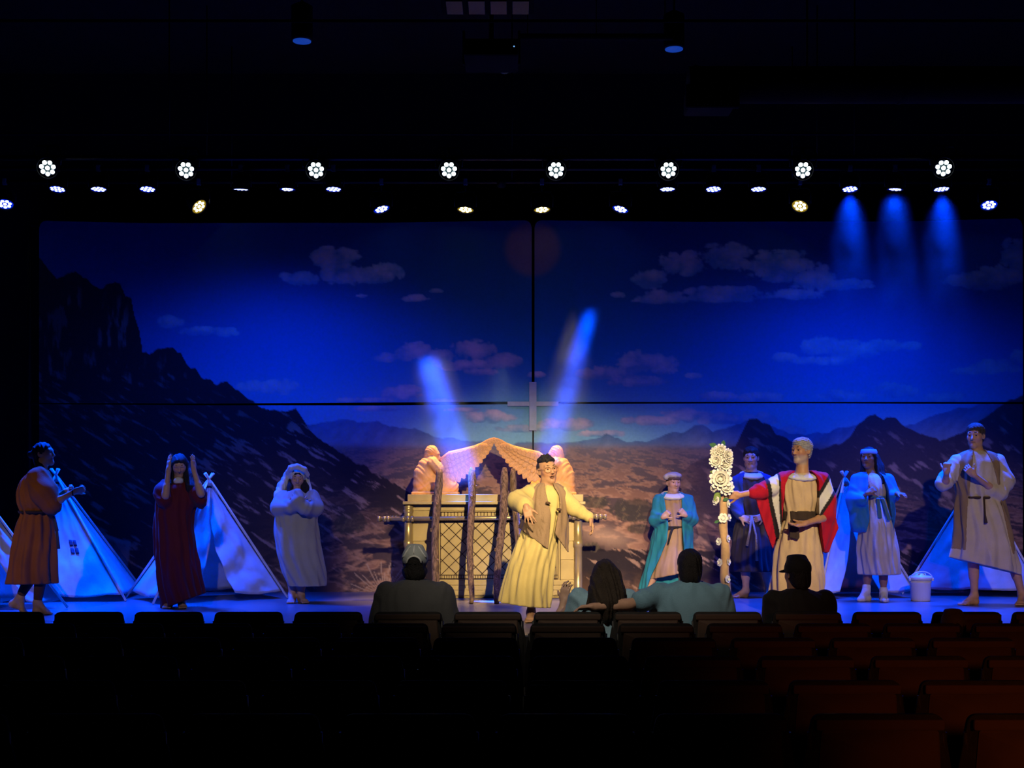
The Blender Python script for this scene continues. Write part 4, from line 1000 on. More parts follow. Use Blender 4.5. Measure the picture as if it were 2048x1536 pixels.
class Person:
    def __init__(s, label, d, px, cat='person', vox=0.0068, group=None, floor=None):
        s.d = d; s.vox = vox; s.fl = STAGE if floor is None else floor
        s.base = np.array(((px - CX) * d / F, d, s.fl)); s.root = thing('person', s.base, label, cat, group)
        s.b = Sdf(vox); s.cols = []
    def p(s, px, py, dy=0.0): return U(px, py, s.d) + np.array((0, dy, 0)) * 1.0 if dy == 0 else U(px, py, s.d + dy)
    def rows(s, R):
        out = []
        for r in R:
            py, xl, xr, b = r[:4]; dy = r[4] if len(r) > 4 else 0.0
            c = s.p((xl + xr) / 2, py); out.append((c[2], c[0], c[1] + dy, (xr - xl) / 2 * s.d / F, b))
        return out
    def PX(s, X): return X * F / s.d + CX
    def PY(s, Z): return HY - (Z - CZ) * F / s.d
    def part(s, name, sd, m, colf=None, parent=None, extra=None):
        o = obj(name, sd.mesh(name, s.base, colf, extra), m, parent or s.root); return o
    def tube(s, name, pts, rad, m, n=8, parent=None):
        return obj(name, tube_me(name, [np.asarray(p) - s.base for p in pts], rad, n), m, parent or s.root)
    # --- anatomy -----------------------------------------------------
    def head(s, px, py, dy=0.0, H=0.225, yaw=0, pitch=0, roll=0, neck=None, eyes=True, iris=(0.05, 0.025, 0.012), brow=(0.03, 0.02, 0.015), mouth=0.0, female=False):
        C = s.p(px, py, dy); R = rotm(yaw, pitch, roll); s.C, s.R, s.H = C, R, H
        L = lambda x, y, z: C + R @ (np.array((x, y, z)) * H)
        s.L = L; b = s.b; A = lambda *r: np.array(r) * H
        b.ell(L(0, 0.05, 0.14), A(0.325, 0.42, 0.355), R, 0.02)
        b.ell(L(0, -0.10, -0.10), A(0.275, 0.285, 0.37), R, 0.03)
        jw = 0.17 if female else 0.20
        for sx in (-1, 1):
            b.cap(L(sx * jw, -0.06, -0.30), L(sx * 0.06, -0.28, -0.42), 0.09 * H, 0.075 * H, 0.03)
            b.ell(L(sx * 0.165, -0.24, -0.08), A(0.10, 0.11, 0.11), R, 0.03)
            b.ell(L(sx * 0.325, 0.05, -0.02), A(0.045, 0.10, 0.135), R @ rotm(sx * -18), 0.006)
            b.ell(L(sx * 0.355, 0.035, -0.01), A(0.025, 0.05, 0.08), R, 0.006, 's')
            b.ell(L(sx * 0.135, -0.415, 0.030), A(0.080, 0.075, 0.046), R, 0.012, 's'); b.chain([L(sx * 0.068, -0.352, 0.062), L(sx * 0.135, -0.366, 0.086), L(sx * 0.207, -0.334, 0.060)], [0.012 * H, 0.016 * H, 0.012 * H], 0.004); b.chain([L(sx * 0.078, -0.348, 0.002), L(sx * 0.135, -0.352, -0.022), L(sx * 0.197, -0.330, 0.002)], [0.010 * H, 0.013 * H, 0.010 * H], 0.004)
        b.cap(L(0, -0.30, -0.425), L(0, -0.31, -0.41), 0.085 * H, 0.085 * H, 0.03)
        b.cap(L(-0.17, -0.325, 0.125), L(0.17, -0.325, 0.125), 0.045 * H, 0.045 * H, 0.025)
        b.chain([L(0, -0.375, 0.08), L(0, -0.425, -0.04), L(0, -0.465, -0.115)], [0.035 * H, 0.042 * H, 0.056 * H], 0.008)
        for sx in (-1, 1): b.cap(L(sx * 0.05, -0.42, -0.13), L(sx * 0.06, -0.395, -0.135), 0.036 * H, 0.034 * H, 0.006)
        b.cap(L(-0.075, -0.355, -0.235), L(0.075, -0.355, -0.235), 0.030 * H, 0.030 * H, 0.008)
        b.cap(L(-0.06, -0.352, -0.295 - mouth * 0.5), L(0.06, -0.352, -0.295 - mouth * 0.5), 0.034 * H, 0.034 * H, 0.008)
        if mouth: b.ell(L(0, -0.39, -0.265 - mouth * 0.25), A(0.085, 0.09, 0.02 + mouth * 0.35), R, 0.006, 's')
        s.neck = neck if neck is not None else L(0, 0.12, -0.85)
        b.cap(L(0, 0.06, -0.30), s.neck, 0.24 * H, 0.27 * H, 0.03)
        lip = np.array((0.30, 0.10, 0.08))
        def lips(V, c):
            q = (V - C) @ R / H
            m = sst(0.115, 0.085, np.abs(q[:, 0])) * sst(0.062 + mouth * 0.3, 0.035 + mouth * 0.3, np.abs(q[:, 2] + 0.265 + mouth * 0.25)) * (q[:, 1] < -0.30)
            m2 = m * (sst(0.02 + mouth * 0.3, 0.005 + mouth * 0.25, np.abs(q[:, 2] + 0.265 + mouth * 0.25)) if not mouth else (q[:, 1] > -0.365) * sst(0.05, 0.03, np.abs(q[:, 2] + 0.265 + mouth * 0.25) - mouth * 0.2))
            c[:] = c * (1 - 0.45 * m[:, None]) + lip * 0.45 * m[:, None]
            c[:] = c * (1 - 0.7 * m2[:, None]) + np.array((0.03, 0.01, 0.01)) * 0.7 * m2[:, None]
            # eye surrounds and cheeks a little redder
            for sx in (-1, 1):
                e = np.exp(-((q[:, 0] - sx * 0.2) ** 2 + (q[:, 2] + 0.1) ** 2) / 0.02) * (q[:, 1] < -0.1)
                c[:] = c * (1 + e[:, None] * np.array((0.10, -0.05, -0.05)))
        s.cols.append(lips)
        s.face = (eyes, iris, brow)
    def arm(s, sh, el, wr, sc=1.0):
        s.b.chain([sh, el, wr], [0.046 * sc, 0.038 * sc, 0.027 * sc], 0.02)
        e = np.asarray(el); w_ = np.asarray(wr); s.b.cap(e + (w_ - e) * 0.12, e + (w_ - e) * 0.35, 0.042 * sc, 0.040 * sc, 0.02)
    def hand(s, wr, dr, n, ts=1, curl=20, spread=6, sc=1.0, thumb=0.25, tc=0.2):
        wr = np.asarray(wr, float); dr = unit(dr); n = np.asarray(n, float); n = unit(n - dr * (n @ dr)); w_ = np.cross(dr, n) * ts
        R = np.stack([np.cross(dr, n), n, dr], 1); b = s.b
        b.box(wr + dr * 0.047 * sc, np.array((0.040, 0.0145, 0.048)) * sc, R, 0.012 * sc, 0.010)
        b.cap(wr - dr * 0.01, wr + dr * 0.02 * sc, 0.026 * sc, 0.025 * sc, 0.015)
        for i, L_ in enumerate((0.072, 0.080, 0.074, 0.058)):
            a = math.radians(spread * (1.5 - i)); q = wr + dr * (0.090 - 0.004 * abs(i - 1.2)) * sc + w_ * (1.5 - i) * 0.0205 * sc
            v = unit(dr * math.cos(a) + w_ * math.sin(a)); r = 0.0092 * sc * (1 if i < 3 else 0.88)
            th = 0.0
            for fr in (0.44, 0.31, 0.25):
                th += math.radians(curl if not hasattr(curl, '__len__') else curl[i])
                v2 = v * math.cos(th) + n * math.sin(th); q2 = q + v2 * L_ * fr * sc
                b.cap(q, q2, r, r * 0.92, 0.004); q = q2; r *= 0.92
        q = wr + dr * 0.026 * sc + w_ * 0.030 * sc; v = unit(dr * 0.62 + w_ * 0.78 + n * thumb)
        q2 = q + v * 0.040 * sc; b.cap(q, q2, 0.0145 * sc, 0.0108 * sc, 0.008)
        v2 = unit(v + dr * 0.5 + n * tc); b.cap(q2, q2 + v2 * 0.032 * sc, 0.0108 * sc, 0.0088 * sc, 0.004)
    def leg(s, hip, kn, an, sc=1.0):
        s.b.chain([hip, kn, an], [0.075 * sc, 0.052 * sc, 0.035 * sc], 0.03)
        k_ = np.asarray(kn); a = np.asarray(an); s.b.cap(k_ + (a - k_) * 0.15 + np.array((0, 0.012, 0)), k_ + (a - k_) * 0.45 + np.array((0, 0.01, 0)), 0.052 * sc, 0.045 * sc, 0.03)
    def foot(s, an, heel, toe, sc=1.0, b=None, grow=0.0, toes=True):
        b = b or s.b; an = np.asarray(an, float); heel = np.asarray(heel, float); toe = np.asarray(toe, float)
        dr = unit(toe - heel); up = np.array((0, 0, 1.0)); sd = unit(np.cross(dr, up)); L_ = np.linalg.norm(toe - heel); g = grow
        h = heel + dr * 0.03 + up * 0.03; ball = heel + dr * L_ * 0.70 + up * 0.022
        b.ell(h, np.array((0.030, 0.036, 0.032)) * sc + g, None, 0.02); b.cap(an, h + up * 0.008, 0.035 * sc + g, 0.030 * sc + g, 0.03)
        b.cap(an + dr * 0.015, ball + sd * 0.012 + up * 0.006, 0.034 * sc + g, 0.022 * sc + g, 0.03)
        b.cap(h, ball - sd * 0.018, 0.027 * sc + g, 0.020 * sc + g, 0.03); b.cap(ball - sd * 0.022, ball + sd * 0.024, 0.020 * sc + g, 0.021 * sc + g, 0.02)
        if toes:
            for i in range(5):
                o = (2 - i) * 0.0165 * sc; q = ball + sd * o + dr * 0.012; r = (0.014 if i == 0 else 0.0105) * sc + g
                b.cap(q, q + dr * (L_ * 0.24 - abs(i - 0.5) * 0.006) - up * 0.008, r, r * 0.9, 0.006)
        else: b.cap(ball, toe + up * 0.022 - dr * 0.02, 0.030 * sc + g, 0.022 * sc + g, 0.02)
    def torso(s, pel, sc=1.0, sh=None):
        n = s.neck; pel = np.asarray(pel, float); v = pel - n
        s.b.chain([n + v * 0.05, n + v * 0.28, n + v * 0.62, pel], [0.06 * sc, 0.105 * sc, 0.095 * sc, 0.11 * sc], 0.05)
        if sh is not None: s.b.cap(sh[0], sh[1], 0.05 * sc, 0.05 * sc, 0.05)
    def finish(s, skin, tint=None):
        skin = np.array(skin)
        def colf(V):
            c = np.repeat(skin[None, :], len(V), 0).astype(float)
            for f in s.cols: f(V, c)
            if tint: tint(V, c)
            return np.clip(c, 0, 1)
        s.body = s.part('body', s.b, mat('skin', (1, 1, 1), 0.5, 0.06, 30, 0.06, 90, attr=True, spec=0.35), colf)
        eyes, iris, brow = s.face
        if brow is not None:
            for sx in (-1, 1):
                pts = [s.L(sx * 0.065, -0.380, 0.142), s.L(sx * 0.14, -0.374, 0.158), s.L(sx * 0.235, -0.315, 0.128)]
                o = s.tube('eyebrow', pts, [0.020 * s.H, 0.023 * s.H, 0.010 * s.H], mat('brow_%d' % int(brow[0] * 1000), brow, 0.9, 0.1), 6, s.body)
                if eyes:
                    e = s.L(sx * 0.135, -0.312, 0.030) - s.base
                    o = obj('eye', eye_me(iris), None, s.body, e, Matrix(s.R.tolist()).to_euler(), (0.058 * s.H,) * 3)
    # --- hair and cloth ----------------------------------------------
    def hair(s, style, col, name='hair', vox=0.0075, rough=0.55, wrm=None):
        L, R, H = s.L, s.R, s.H; A = lambda *r: np.array(r) * H
        h = Sdf(vox); st = wrm or wrinkle(0.0035, 150, 90, 40)
        if style in ('grey', 'curly', 'short'): h.vox = 0.0055
        if style in ('short', 'crop', 'grey'):
            t = {'short': 1.06, 'crop': 1.0, 'grey': 1.10}[style]
            wv = {'short': wrinkle(0.004, 210, 170, 60), 'crop': wrinkle(0.002, 200, 150, 170), 'grey': lambda X, Y, Z: 0.0045 * np.sin(310 * X + 2 * np.sin(200 * Z)) * np.sin(290 * Y + 2 * np.sin(170 * X)) + 0.003 * np.sin(330 * Z + 90 * X)}[style]
            h.ell(L(0, 0.075, 0.19), A(0.345, 0.425, 0.345) * t, R, 0.02, 'u', wv)
            if style != 'crop': h.ell(L(0, -0.05, 0.36), A(0.28, 0.30, 0.15) * t, R, 0.02, 'u', wv)
            h.ell(L(0, 0.22, -0.10), A(0.28, 0.25, 0.30), R, 0.03, 'u', wv)
            h.ell(L(0, -0.44, -0.13), A(0.36, 0.36, 0.36), R, 0.02, 's'); h.ell(L(0, -0.1, -0.42), A(0.5, 0.42, 0.36), R, 0.02, 's')
        elif style in ('long', 'longflat'):
            h.ell(L(0, 0.07, 0.16), A(0.375, 0.465, 0.39), R, 0.02, 'u', st)
            h.ell(L(0, 0.25, -0.2), A(0.35, 0.26, 0.5), R, 0.05, 'u', st)
            h.ell(L(0, -0.42, -0.17), A(0.275, 0.32, 0.43), R, 0.02, 's')
        elif style == 'bun':
            h.ell(L(0, 0.07, 0.16), A(0.36, 0.46, 0.38), R, 0.02, 'u', st); h.ell(L(0, 0.22, -0.08), A(0.30, 0.26, 0.30), R, 0.04, 'u', st)
            h.ell(L(0, 0.60, 0.02), A(0.17, 0.20, 0.16), R, 0.03, 'u', wrinkle(0.006, 120, 90, 100)); h.cap(L(0, 0.62, 0.12), L(0.03, 0.82, 0.10), 0.02 * H, 0.01 * H, 0.01); h.cap(L(0, 0.62, -0.1), L(0.0, 0.80, -0.15), 0.03 * H, 0.012 * H, 0.01)
            h.ell(L(0, -0.44, -0.14), A(0.36, 0.36, 0.40), R, 0.02, 's'); h.ell(L(0, -0.1, -0.45), A(0.5, 0.42, 0.36), R, 0.02, 's')
        elif style == 'curly':
            rnd = random.Random(5)
            h.ell(L(0, 0.03, 0.36), A(0.30, 0.37, 0.17), R, 0.02)
            for i in range(64):
                a = rnd.uniform(0, 6.28); q = math.sqrt(rnd.uniform(0, 1))
                x, y = 0.285 * q * math.cos(a), 0.36 * q * math.sin(a) + 0.0
                rr_ = rnd.uniform(0.05, 0.085)
                h.ell(L(x, y, 0.52 - 0.17 * q * q + rnd.uniform(-0.03, 0.05)), A(rr_, rr_, rr_ * 1.15), R, 0.003)
            h.ell(L(0, -0.50, -0.02), A(0.40, 0.26, 0.36), R, 0.01, 's')
        elif style == 'fade':
            h.ell(L(0, 0.085, 0.14), A(0.338, 0.405, 0.33), R, 0.02); h.ell(L(0, 0.20, -0.08), A(0.26, 0.25, 0.26), R, 0.03)
            h.ell(L(0, -0.46, -0.10), A(0.42, 0.40, 0.50), R, 0.01, 's'); h.ell(L(0, -0.1, -0.40), A(0.5, 0.42, 0.36), R, 0.02, 's')
        elif style == 'back':
            h.ell(L(0, 0.08, 0.15), A(0.36, 0.45, 0.39), R, 0.02, 'u', st); h.ell(L(0, 0.22, -0.20), A(0.32, 0.27, 0.34), R, 0.04, 'u', st)
            h.ell(L(0, -0.46, -0.15), A(0.36, 0.34, 0.42), R, 0.02, 's'); h.ell(L(0, -0.08, -0.55), A(0.5, 0.42, 0.32), R, 0.02, 's')
        s.h = h
        m = mat('hair_%02d_%02d_%02d' % tuple(int(c * 99) for c in col), col, rough, 0.3, 60, 0.9, 190, spec=0.3)
        return lambda: s.part(name, h, m)
    def cloth(s, name, rows, m, n=9, amp=0.012, amp0=0.0, ph=0.0, hem=(0, 0), vox=0.0095, sleeves=(), colf=None, cut=None, grow=0.0, extra_sdf=None, ccut=None):
        c = Sdf(vox); c.col(s.rows(rows), n, amp, amp0, ph, hem, 0.03, ccut, grow=grow)
        for i, (pts, rad) in enumerate(sleeves): c.chain(pts, rad, 0.035, wrinkle(0.0038, 46 + 9 * i, 24, 40 - 70 * (i % 2), i + ph))
        if extra_sdf: extra_sdf(c)
        return s.part(name, c, m, colf, None, cut)
    def belt(s, name, rows, y0, y1, m, grow=0.008, vox=0.008, tilt=0.0):
        A = sorted(s.rows(rows)); zs = [a[0] for a in A]; za, zb = s.p(0, y1)[2], s.p(0, y0)[2]
        R = [(z,) + tuple(np.interp(z, zs, [a[i] for a in A]) for i in (1, 2, 3, 4)) for z in np.linspace(za, zb, 4)]
        c = Sdf(vox); c.col(R, 9, 0.004, 0.004, 1, (tilt, 0), 0.01, None, grow=grow)
        return s.part(name, c, m)
    def open_cut(s, oL, oR, hemf=None):
        yl = [p[0] for p in oL]; xl = [p[1] for p in oL]; yr = [p[0] for p in oR]; xr = [p[1] for p in oR]; y0 = s.d
        def f(X, Y, Z):
            px = s.PX(X); py = s.PY(Z)
            a = np.interp(py, yl, xl); b = np.interp(py, yr, xr); k = s.d / F
            inside = np.minimum(np.minimum((px - a) * k, (b - px) * k), (y0 + 0.02) - Y)   # >0 in the opening
            r = inside
            if hemf is not None:
                r = np.maximum(r, (py - hemf(px)) * k)
            return r
        return f
def V3(*a): return np.array(a, float)

def collar(P, px, py, rx=0.115, ry=0.10, rz=0.030, dy=-0.01, name='collar', pitch=14):
    c = Sdf(0.007); q = P.p(px, py, dy); R = rotm(0, pitch, 0)
    c.ell(q, (rx, ry, rz), R, 0.01, 'u', wrinkle(0.002, 60, 50, 0)); c.ell(q + np.array((0, 0.0, rz * 0.9)), (rx * 0.62, ry * 0.62, rz * 1.0), R, 0.01, 's')
    P.part(name, c, cl('white_collar', (0.60, 0.58, 0.56)))
# ------------------------------------------------------------------ the cast on stage
def cl(name, col, rough=0.85, var=0.10, bump=0.25, bs=120, attr=False): return mat(name, col, rough, var, 5, bump, bs, attr=attr, spec=0.2, sheen=0.05)
def flr(P, px, dy=0.0, up=0.0): return np.array(((px - CX) * (P.d + dy) / F, P.d + dy, P.fl + up))

# 1 --- orange robe, walking to the right
P = Person('person in orange belted robe walking barefoot at far left', 13.0, 62); p = P.p
P.head(88, 908, 0.0, 0.215, 84, -6, 0, p(80, 944), female=True)
P.torso(p(76, 1050), 0.9, (p(76, 954, -0.15), p(78, 954, 0.15)))
P.arm(p(80, 955, -0.17), p(104, 1008, -0.20), p(150, 983, -0.23), 0.92); P.hand(p(150, 983, -0.23), (1, 0.05, 0.28), (-0.2, 0.6, 0.5), -1, 78, 0, 0.92)
P.arm(p(82, 955, 0.17), p(106, 1002, 0.15), p(131, 983, 0.10), 0.92); P.hand(p(131, 983, 0.10), (1, -0.1, 0.4), (-0.2, -0.6, 0.5), 1, 78, 0, 0.92)
P.leg(p(72, 1065, 0.07), p(62, 1140, 0.06), p(39, 1196, 0.05), 0.9); P.leg(p(78, 1065, -0.07), p(82, 1145, -0.08), p(74, 1206, -0.07), 0.9)
P.foot(p(39, 1196, 0.05), p(20, 1212, 0.05), p(56, 1230, 0.05)); P.foot(p(74, 1206, -0.07), flr(P, 67, -0.07), flr(P, 106, -0.09))
P.finish((0.52, 0.31, 0.21))
f = P.hair('bun', (0.012, 0.010, 0.012)); P.h.chain([P.L(0.05, 0.3, -0.25), p(80, 936, -0.04), p(82, 952, -0.12)], [0.05, 0.04, 0.012], 0.02, wrinkle(0.003, 140, 100, 20)); f()
rows = [(938, 72, 94, .07), (946, 58, 99, .15), (960, 46, 103, .19), (985, 37, 107, .21), (1008, 38, 108, .21), (1021, 43, 106, .18), (1027, 45, 104, .17), (1045, 36, 107, .19), (1090, 28, 110, .20), (1130, 22, 111, .22), (1167, 17, 110, .23)]
OR = cl('orange_cloth', (0.34, 0.105, 0.045))
P.cloth('robe', rows, OR, 7, 0.030, 0.008, 0.8, (0, 0), 0.0095, [([p(78, 956, -0.15), p(88, 985, -0.20), p(102, 1010, -0.20)], [0.11, 0.125, 0.10]), ([p(80, 956, 0.15), p(90, 985, 0.19), p(104, 1006, 0.16)], [0.10, 0.11, 0.09])])
P.belt('belt', rows, 1021, 1027, cl('dark_cord', (0.05, 0.03, 0.025)), 0.022)
for a, x2, y2 in ((0, 114, 1062), (1, 117, 1098)):
    P.tube('cord_tail', [p(105, 1024, -0.10), p(109, 1034 + a * 4, -0.13), p(x2 - 3, (1024 + y2) / 2, -0.12), p(x2, y2, -0.12)], [0.010, 0.010, 0.011, 0.017], cl('cord_grey', (0.10, 0.10, 0.13)))
lg = Sdf(0.0085); lg.chain([p(66, 1130, 0.06), p(58, 1160, 0.06), p(44, 1186, 0.05)], [0.07, 0.058, 0.043]); lg.chain([p(80, 1130, -0.08), p(81, 1160, -0.08), p(76, 1197, -0.07)], [0.07, 0.058, 0.042])
P.part('leggings', lg, cl('brown_leggings', (0.10, 0.045, 0.03)))
br = P.tube('bracelet', [p(147, 985, -0.23) + V3(0, 0.032 * math.cos(a), 0.032 * math.sin(a)) for a in np.linspace(0, 6.28, 13)], 0.006, cl('black_band', (0.01, 0.01, 0.012)))

# 2 --- dark red robe, hands raised to the head
P = Person('person in long dark red robe raising both hands to head', 13.8, 352); p = P.p
P.head(359, 931, -0.04, 0.215, 12, 24, -3, p(357, 960), eyes=False, female=True)
P.torso(p(353, 1060), 0.85, (p(330, 972), p(384, 972)))
P.arm(p(328, 974), p(331, 992, -0.20), p(337, 940, -0.17), 0.9); P.hand(p(337, 940, -0.17), (0.06, 0.05, 1), (0.7, 0.5, 0), 1, 6, 7, 0.95)
P.arm(p(387, 974), p(402, 988, -0.20), p(387, 938, -0.17), 0.9); P.hand(p(387, 938, -0.17), (-0.05, 0.05, 1), (-0.9, 0.3, 0), -1, 6, 7, 0.90)
P.leg(p(343, 1075), p(341, 1140), p(339, 1199), 0.9); P.leg(p(363, 1075), p(364, 1140), p(364, 1199), 0.9)
P.foot(p(339, 1199), flr(P, 339, 0.04), flr(P, 333, -0.19)); P.foot(p(364, 1199), flr(P, 363, 0.04), flr(P, 366, -0.19))
P.finish((0.42, 0.24, 0.17))
f = P.hair('long', (0.010, 0.008, 0.010)); P.h.chain([P.L(-0.33, 0.05, 0.0), p(341, 945, -0.03), p(342, 968, -0.10)], [0.03, 0.045, 0.025], 0.03, wrinkle(0.004, 160, 90, 10)); P.h.chain([P.L(0.33, 0.05, 0.0), p(378, 950, -0.03), p(382, 975, -0.10), p(380, 985, -0.12)], [0.03, 0.055, 0.05, 0.02], 0.03, wrinkle(0.004, 160, 90, 10)); f()
rows = [(960, 346, 369, .06), (966, 328, 388, .11), (976, 317, 396, .14), (1000, 312, 398, .15), (1030, 310, 386, .16), (1060, 309, 386, .17), (1110, 310, 392, .19), (1160, 316, 403, .21), (1188, 319, 409, .21), (1203, 322, 410, .21)]
P.cloth('robe', rows, cl('burgundy_cloth', (0.085, 0.008, 0.016), 0.8, 0.08, 0.2, 80), 7, 0.026, 0.006, 2.1, (0.36, 0), 0.0095, [([p(330, 972), p(325, 985, -0.10), p(328, 1000, -0.14)], [0.07, 0.085, 0.085]), ([p(382, 972), p(396, 988, -0.10), p(402, 1000, -0.13)], [0.07, 0.08, 0.06]), ([p(390, 1000, -0.04), p(402, 1008, -0.08)], [0.06, 0.05])])
u = Sdf(0.007); u.ell(p(357, 962, -0.080), (0.052, 0.045, 0.042), None); P.part('undershirt', u, cl('white_tee', (0.55, 0.53, 0.50)))

# 3 --- grey robe with white veil, arms crossed
P = Person('person in grey robe and white veil with crossed arms', 14.5, 594); p = P.p
P.head(595, 958, 0.0, 0.215, 10, 6, 3, p(594, 982), female=True)
P.torso(p(594, 1080), 0.95, (p(566, 992), p(624, 992)))
P.arm(p(562, 992), p(555, 1018, -0.10), p(602, 1008, -0.24), 0.9); P.arm(p(627, 992), p(634, 1018, -0.10), p(592, 1000, -0.27), 0.9)
P.hand(p(602, 1008, -0.24), (1, 0.5, 0.1), (0, 1, 0.2), 1, 25, 1, 0.9); P.hand(p(592, 1000, -0.27), (-0.9, 0.55, 0.0), (0, 1, 0), -1, 40, 1, 0.85)
P.leg(p(585, 1090), p(585, 1150), p(584, 1192)); P.leg(p(603, 1090), p(603, 1150), p(602, 1192))
P.foot(p(584, 1192), flr(P, 585, 0.04), flr(P, 581, -0.18)); P.foot(p(602, 1192), flr(P, 601, 0.04), flr(P, 612, -0.17))
P.finish((0.50, 0.30, 0.24))
f = P.hair('long', (0.012, 0.010, 0.014)); P.h.chain([P.L(-0.3, 0.1, -0.1), p(583, 975, -0.02), p(578, 990, -0.06)], [0.03, 0.045, 0.03], 0.03); P.h.chain([P.L(0.3, 0.1, -0.1), p(609, 975, -0.02), p(610, 990, -0.06)], [0.03, 0.045, 0.03], 0.03); f()
rows = [(978, 582, 606, .07), (984, 566, 622, .11), (995, 553, 634, .15), (1015, 550, 637, .17), (1040, 549, 634, .18), (1070, 549, 637, .20), (1110, 555, 644, .215), (1145, 566, 650, .22), (1171, 577, 653, .22)]
GR = cl('grey_wool', (0.36, 0.345, 0.33), 0.95, 0.06, 0.3, 200)
P.cloth('robe', rows, GR, 6, 0.018, 0.004, 0.4, (0, 0), 0.0095, [([p(564, 994), p(556, 1016, -0.09), p(582, 1013, -0.20), p(598, 1006, -0.26)], [0.080, 0.078, 0.070, 0.052]), ([p(625, 994), p(632, 1016, -0.08), p(610, 1016, -0.22), p(590, 1001, -0.28)], [0.080, 0.080, 0.072, 0.046]), ([p(596, 985, -0.26), p(600, 996, -0.28)], [0.045, 0.05])])
v = Sdf(0.008); A = lambda *r: np.array(r) * P.H
v.ell(P.L(0, 0.10, 0.18), A(0.43, 0.50, 0.42), P.R, 0.02, 'u', wrinkle(0.002, 60, 40, 50)); v.ell(P.L(0, -0.45, -0.18), A(0.34, 0.40, 0.52), P.R, 0.015, 's'); v.ell(P.L(0, -0.02, -0.35), A(0.36, 0.46, 0.5), P.R, 0.015, 's')
v.chain([p(576, 944, -0.03), p(582, 936, -0.10), p(595, 933, -0.13), p(608, 939, -0.11), p(615, 950, -0.04)], [0.030, 0.032, 0.030, 0.030, 0.024], 0.02, wrinkle(0.0025, 90, 40, 60))
v.chain([p(577, 948, 0.02), p(568, 968, 0.03), p(558, 988, 0.0), p(552, 1002, -0.02)], [0.035, 0.04, 0.045, 0.035], 0.03, wrinkle(0.004, 150, 60, 30)); v.chain([p(577, 950, 0.08), p(566, 975, 0.10), p(556, 1000, 0.08)], [0.05, 0.06, 0.05], 0.04, wrinkle(0.004, 150, 60, 30))
v.chain([p(613, 950, 0.04), p(616, 972, 0.05), p(622, 990, 0.02)], [0.025, 0.030, 0.04], 0.03, wrinkle(0.006, 150, 60, 30)); v.chain([p(595, 970, 0.14), p(592, 1000, 0.16)], [0.09, 0.13], 0.05)
P.part('veil', v, cl('white_veil', (0.60, 0.60, 0.61), 0.8, 0.05, 0.15, 80))

# 4 --- yellow robe and taupe vest, leaning with both arms out
P = Person('person with glasses in yellow robe and brown vest at centre', 12.17, 1068); p = P.p
P.head(1094, 941, 0.0, 0.240, 24, -4, -7, p(1094, 973), mouth=0.10)
P.torso(p(1082, 1085), 0.95, (p(1068, 984), p(1122, 984)))
P.arm(p(1064, 985), p(1034, 1006, -0.14), p(1053, 1014, -0.34), 0.92); P.hand(p(1053, 1015, -0.34), (0.22, -0.35, -0.9), (0.1, 0.8, -0.3), 1, [14, 10, 14, 20], 13, 1.0, 0.2)
P.arm(p(1126, 987), p(1150, 1020, -0.05), p(1180, 1036, -0.10), 0.92); P.hand(p(1180, 1036, -0.10), (0.32, -0.1, -0.95), (-0.9, 0.1, -0.3), -1, [16, 22, 26, 30], 6, 0.98, 0.2)
P.leg(p(1070, 1095), p(1066, 1160, -0.05), p(1062, 1226, 0.0)); P.leg(p(1086, 1095, 0.05), p(1086, 1160, 0.10), p(1082, 1200, 0.32))
P.foot(p(1062, 1226), flr(P, 1063, 0.04), flr(P, 1059, -0.19)); P.foot(p(1082, 1200, 0.32), p(1083, 1212, 0.40), p(1080, 1216, 0.20))
P.finish((0.46, 0.25, 0.14))
P.hair('curly', (0.020, 0.018, 0.020))(); P.hair('fade', (0.045, 0.036, 0.032))()
rows = [(970, 1084, 1108, .07), (975, 1070, 1120, .10), (986, 1060, 1130, .125), (1010, 1057, 1130, .14), (1050, 1046, 1121, .15), (1090, 1033, 1113, .16), (1130, 1019, 1107, .18), (1170, 1008, 1102, .19), (1210, 999, 1098, .20)]
YE = cl('yellow_gauze', (0.58, 0.45, 0.17), 0.9, 0.08, 0.22, 150)
P.cloth('robe', rows, YE, 8, 0.022, 0.004, 1.2, (-0.12, 0), 0.0095, [([p(1064, 984), p(1036, 1002, -0.12), p(1050, 1012, -0.26)], [0.075, 0.090, 0.085]), ([p(1124, 986), p(1150, 1018, -0.05), p(1176, 1033, -0.09)], [0.065, 0.066, 0.050])])
vrows = [(966, 1078, 1114, .09), (973, 1066, 1128, .125), (988, 1058, 1136, .15), (1010, 1052, 1137, .165), (1040, 1042, 1136, .175), (1070, 1034, 1134, .18), (1104, 1030, 1134, .18)]
hemf = lambda px: np.where(px < 1100, 1052 + (px - 1032) * 0.72, 1062 + (px - 1106) * 1.45)
P.cloth('vest', vrows, cl('taupe_cloth', (0.29, 0.19, 0.115), 0.9, 0.08, 0.3, 110), 6, 0.014, 0.006, 0.3, (0, 0), 0.0085, (), None, P.open_cut([(960, 1088), (985, 1091), (1005, 1096), (1030, 1101), (1070, 1098), (1110, 1094)], [(960, 1103), (975, 1108), (990, 1117), (1010, 1119), (1035, 1114), (1070, 1108), (1110, 1106)], hemf))
for x, y in ((1096, 1006), (1118, 1019)):
    t = Sdf(0.005); t.ell(p(x, y, -0.185), (0.024, 0.016, 0.013), rotm(0, 0, 10)); P.part('toggle', t, cl('horn_button', (0.10, 0.055, 0.03), 0.4))
gm = mat('gold_wire', (0.30, 0.17, 0.06), 0.45, 0, 5, 0, metal=0.6)
gl = P.tube('glasses', [P.L(-0.03, -0.445, 0.02), P.L(0, -0.455, 0.035), P.L(0.03, -0.445, 0.02)], 0.0016, gm, 6)
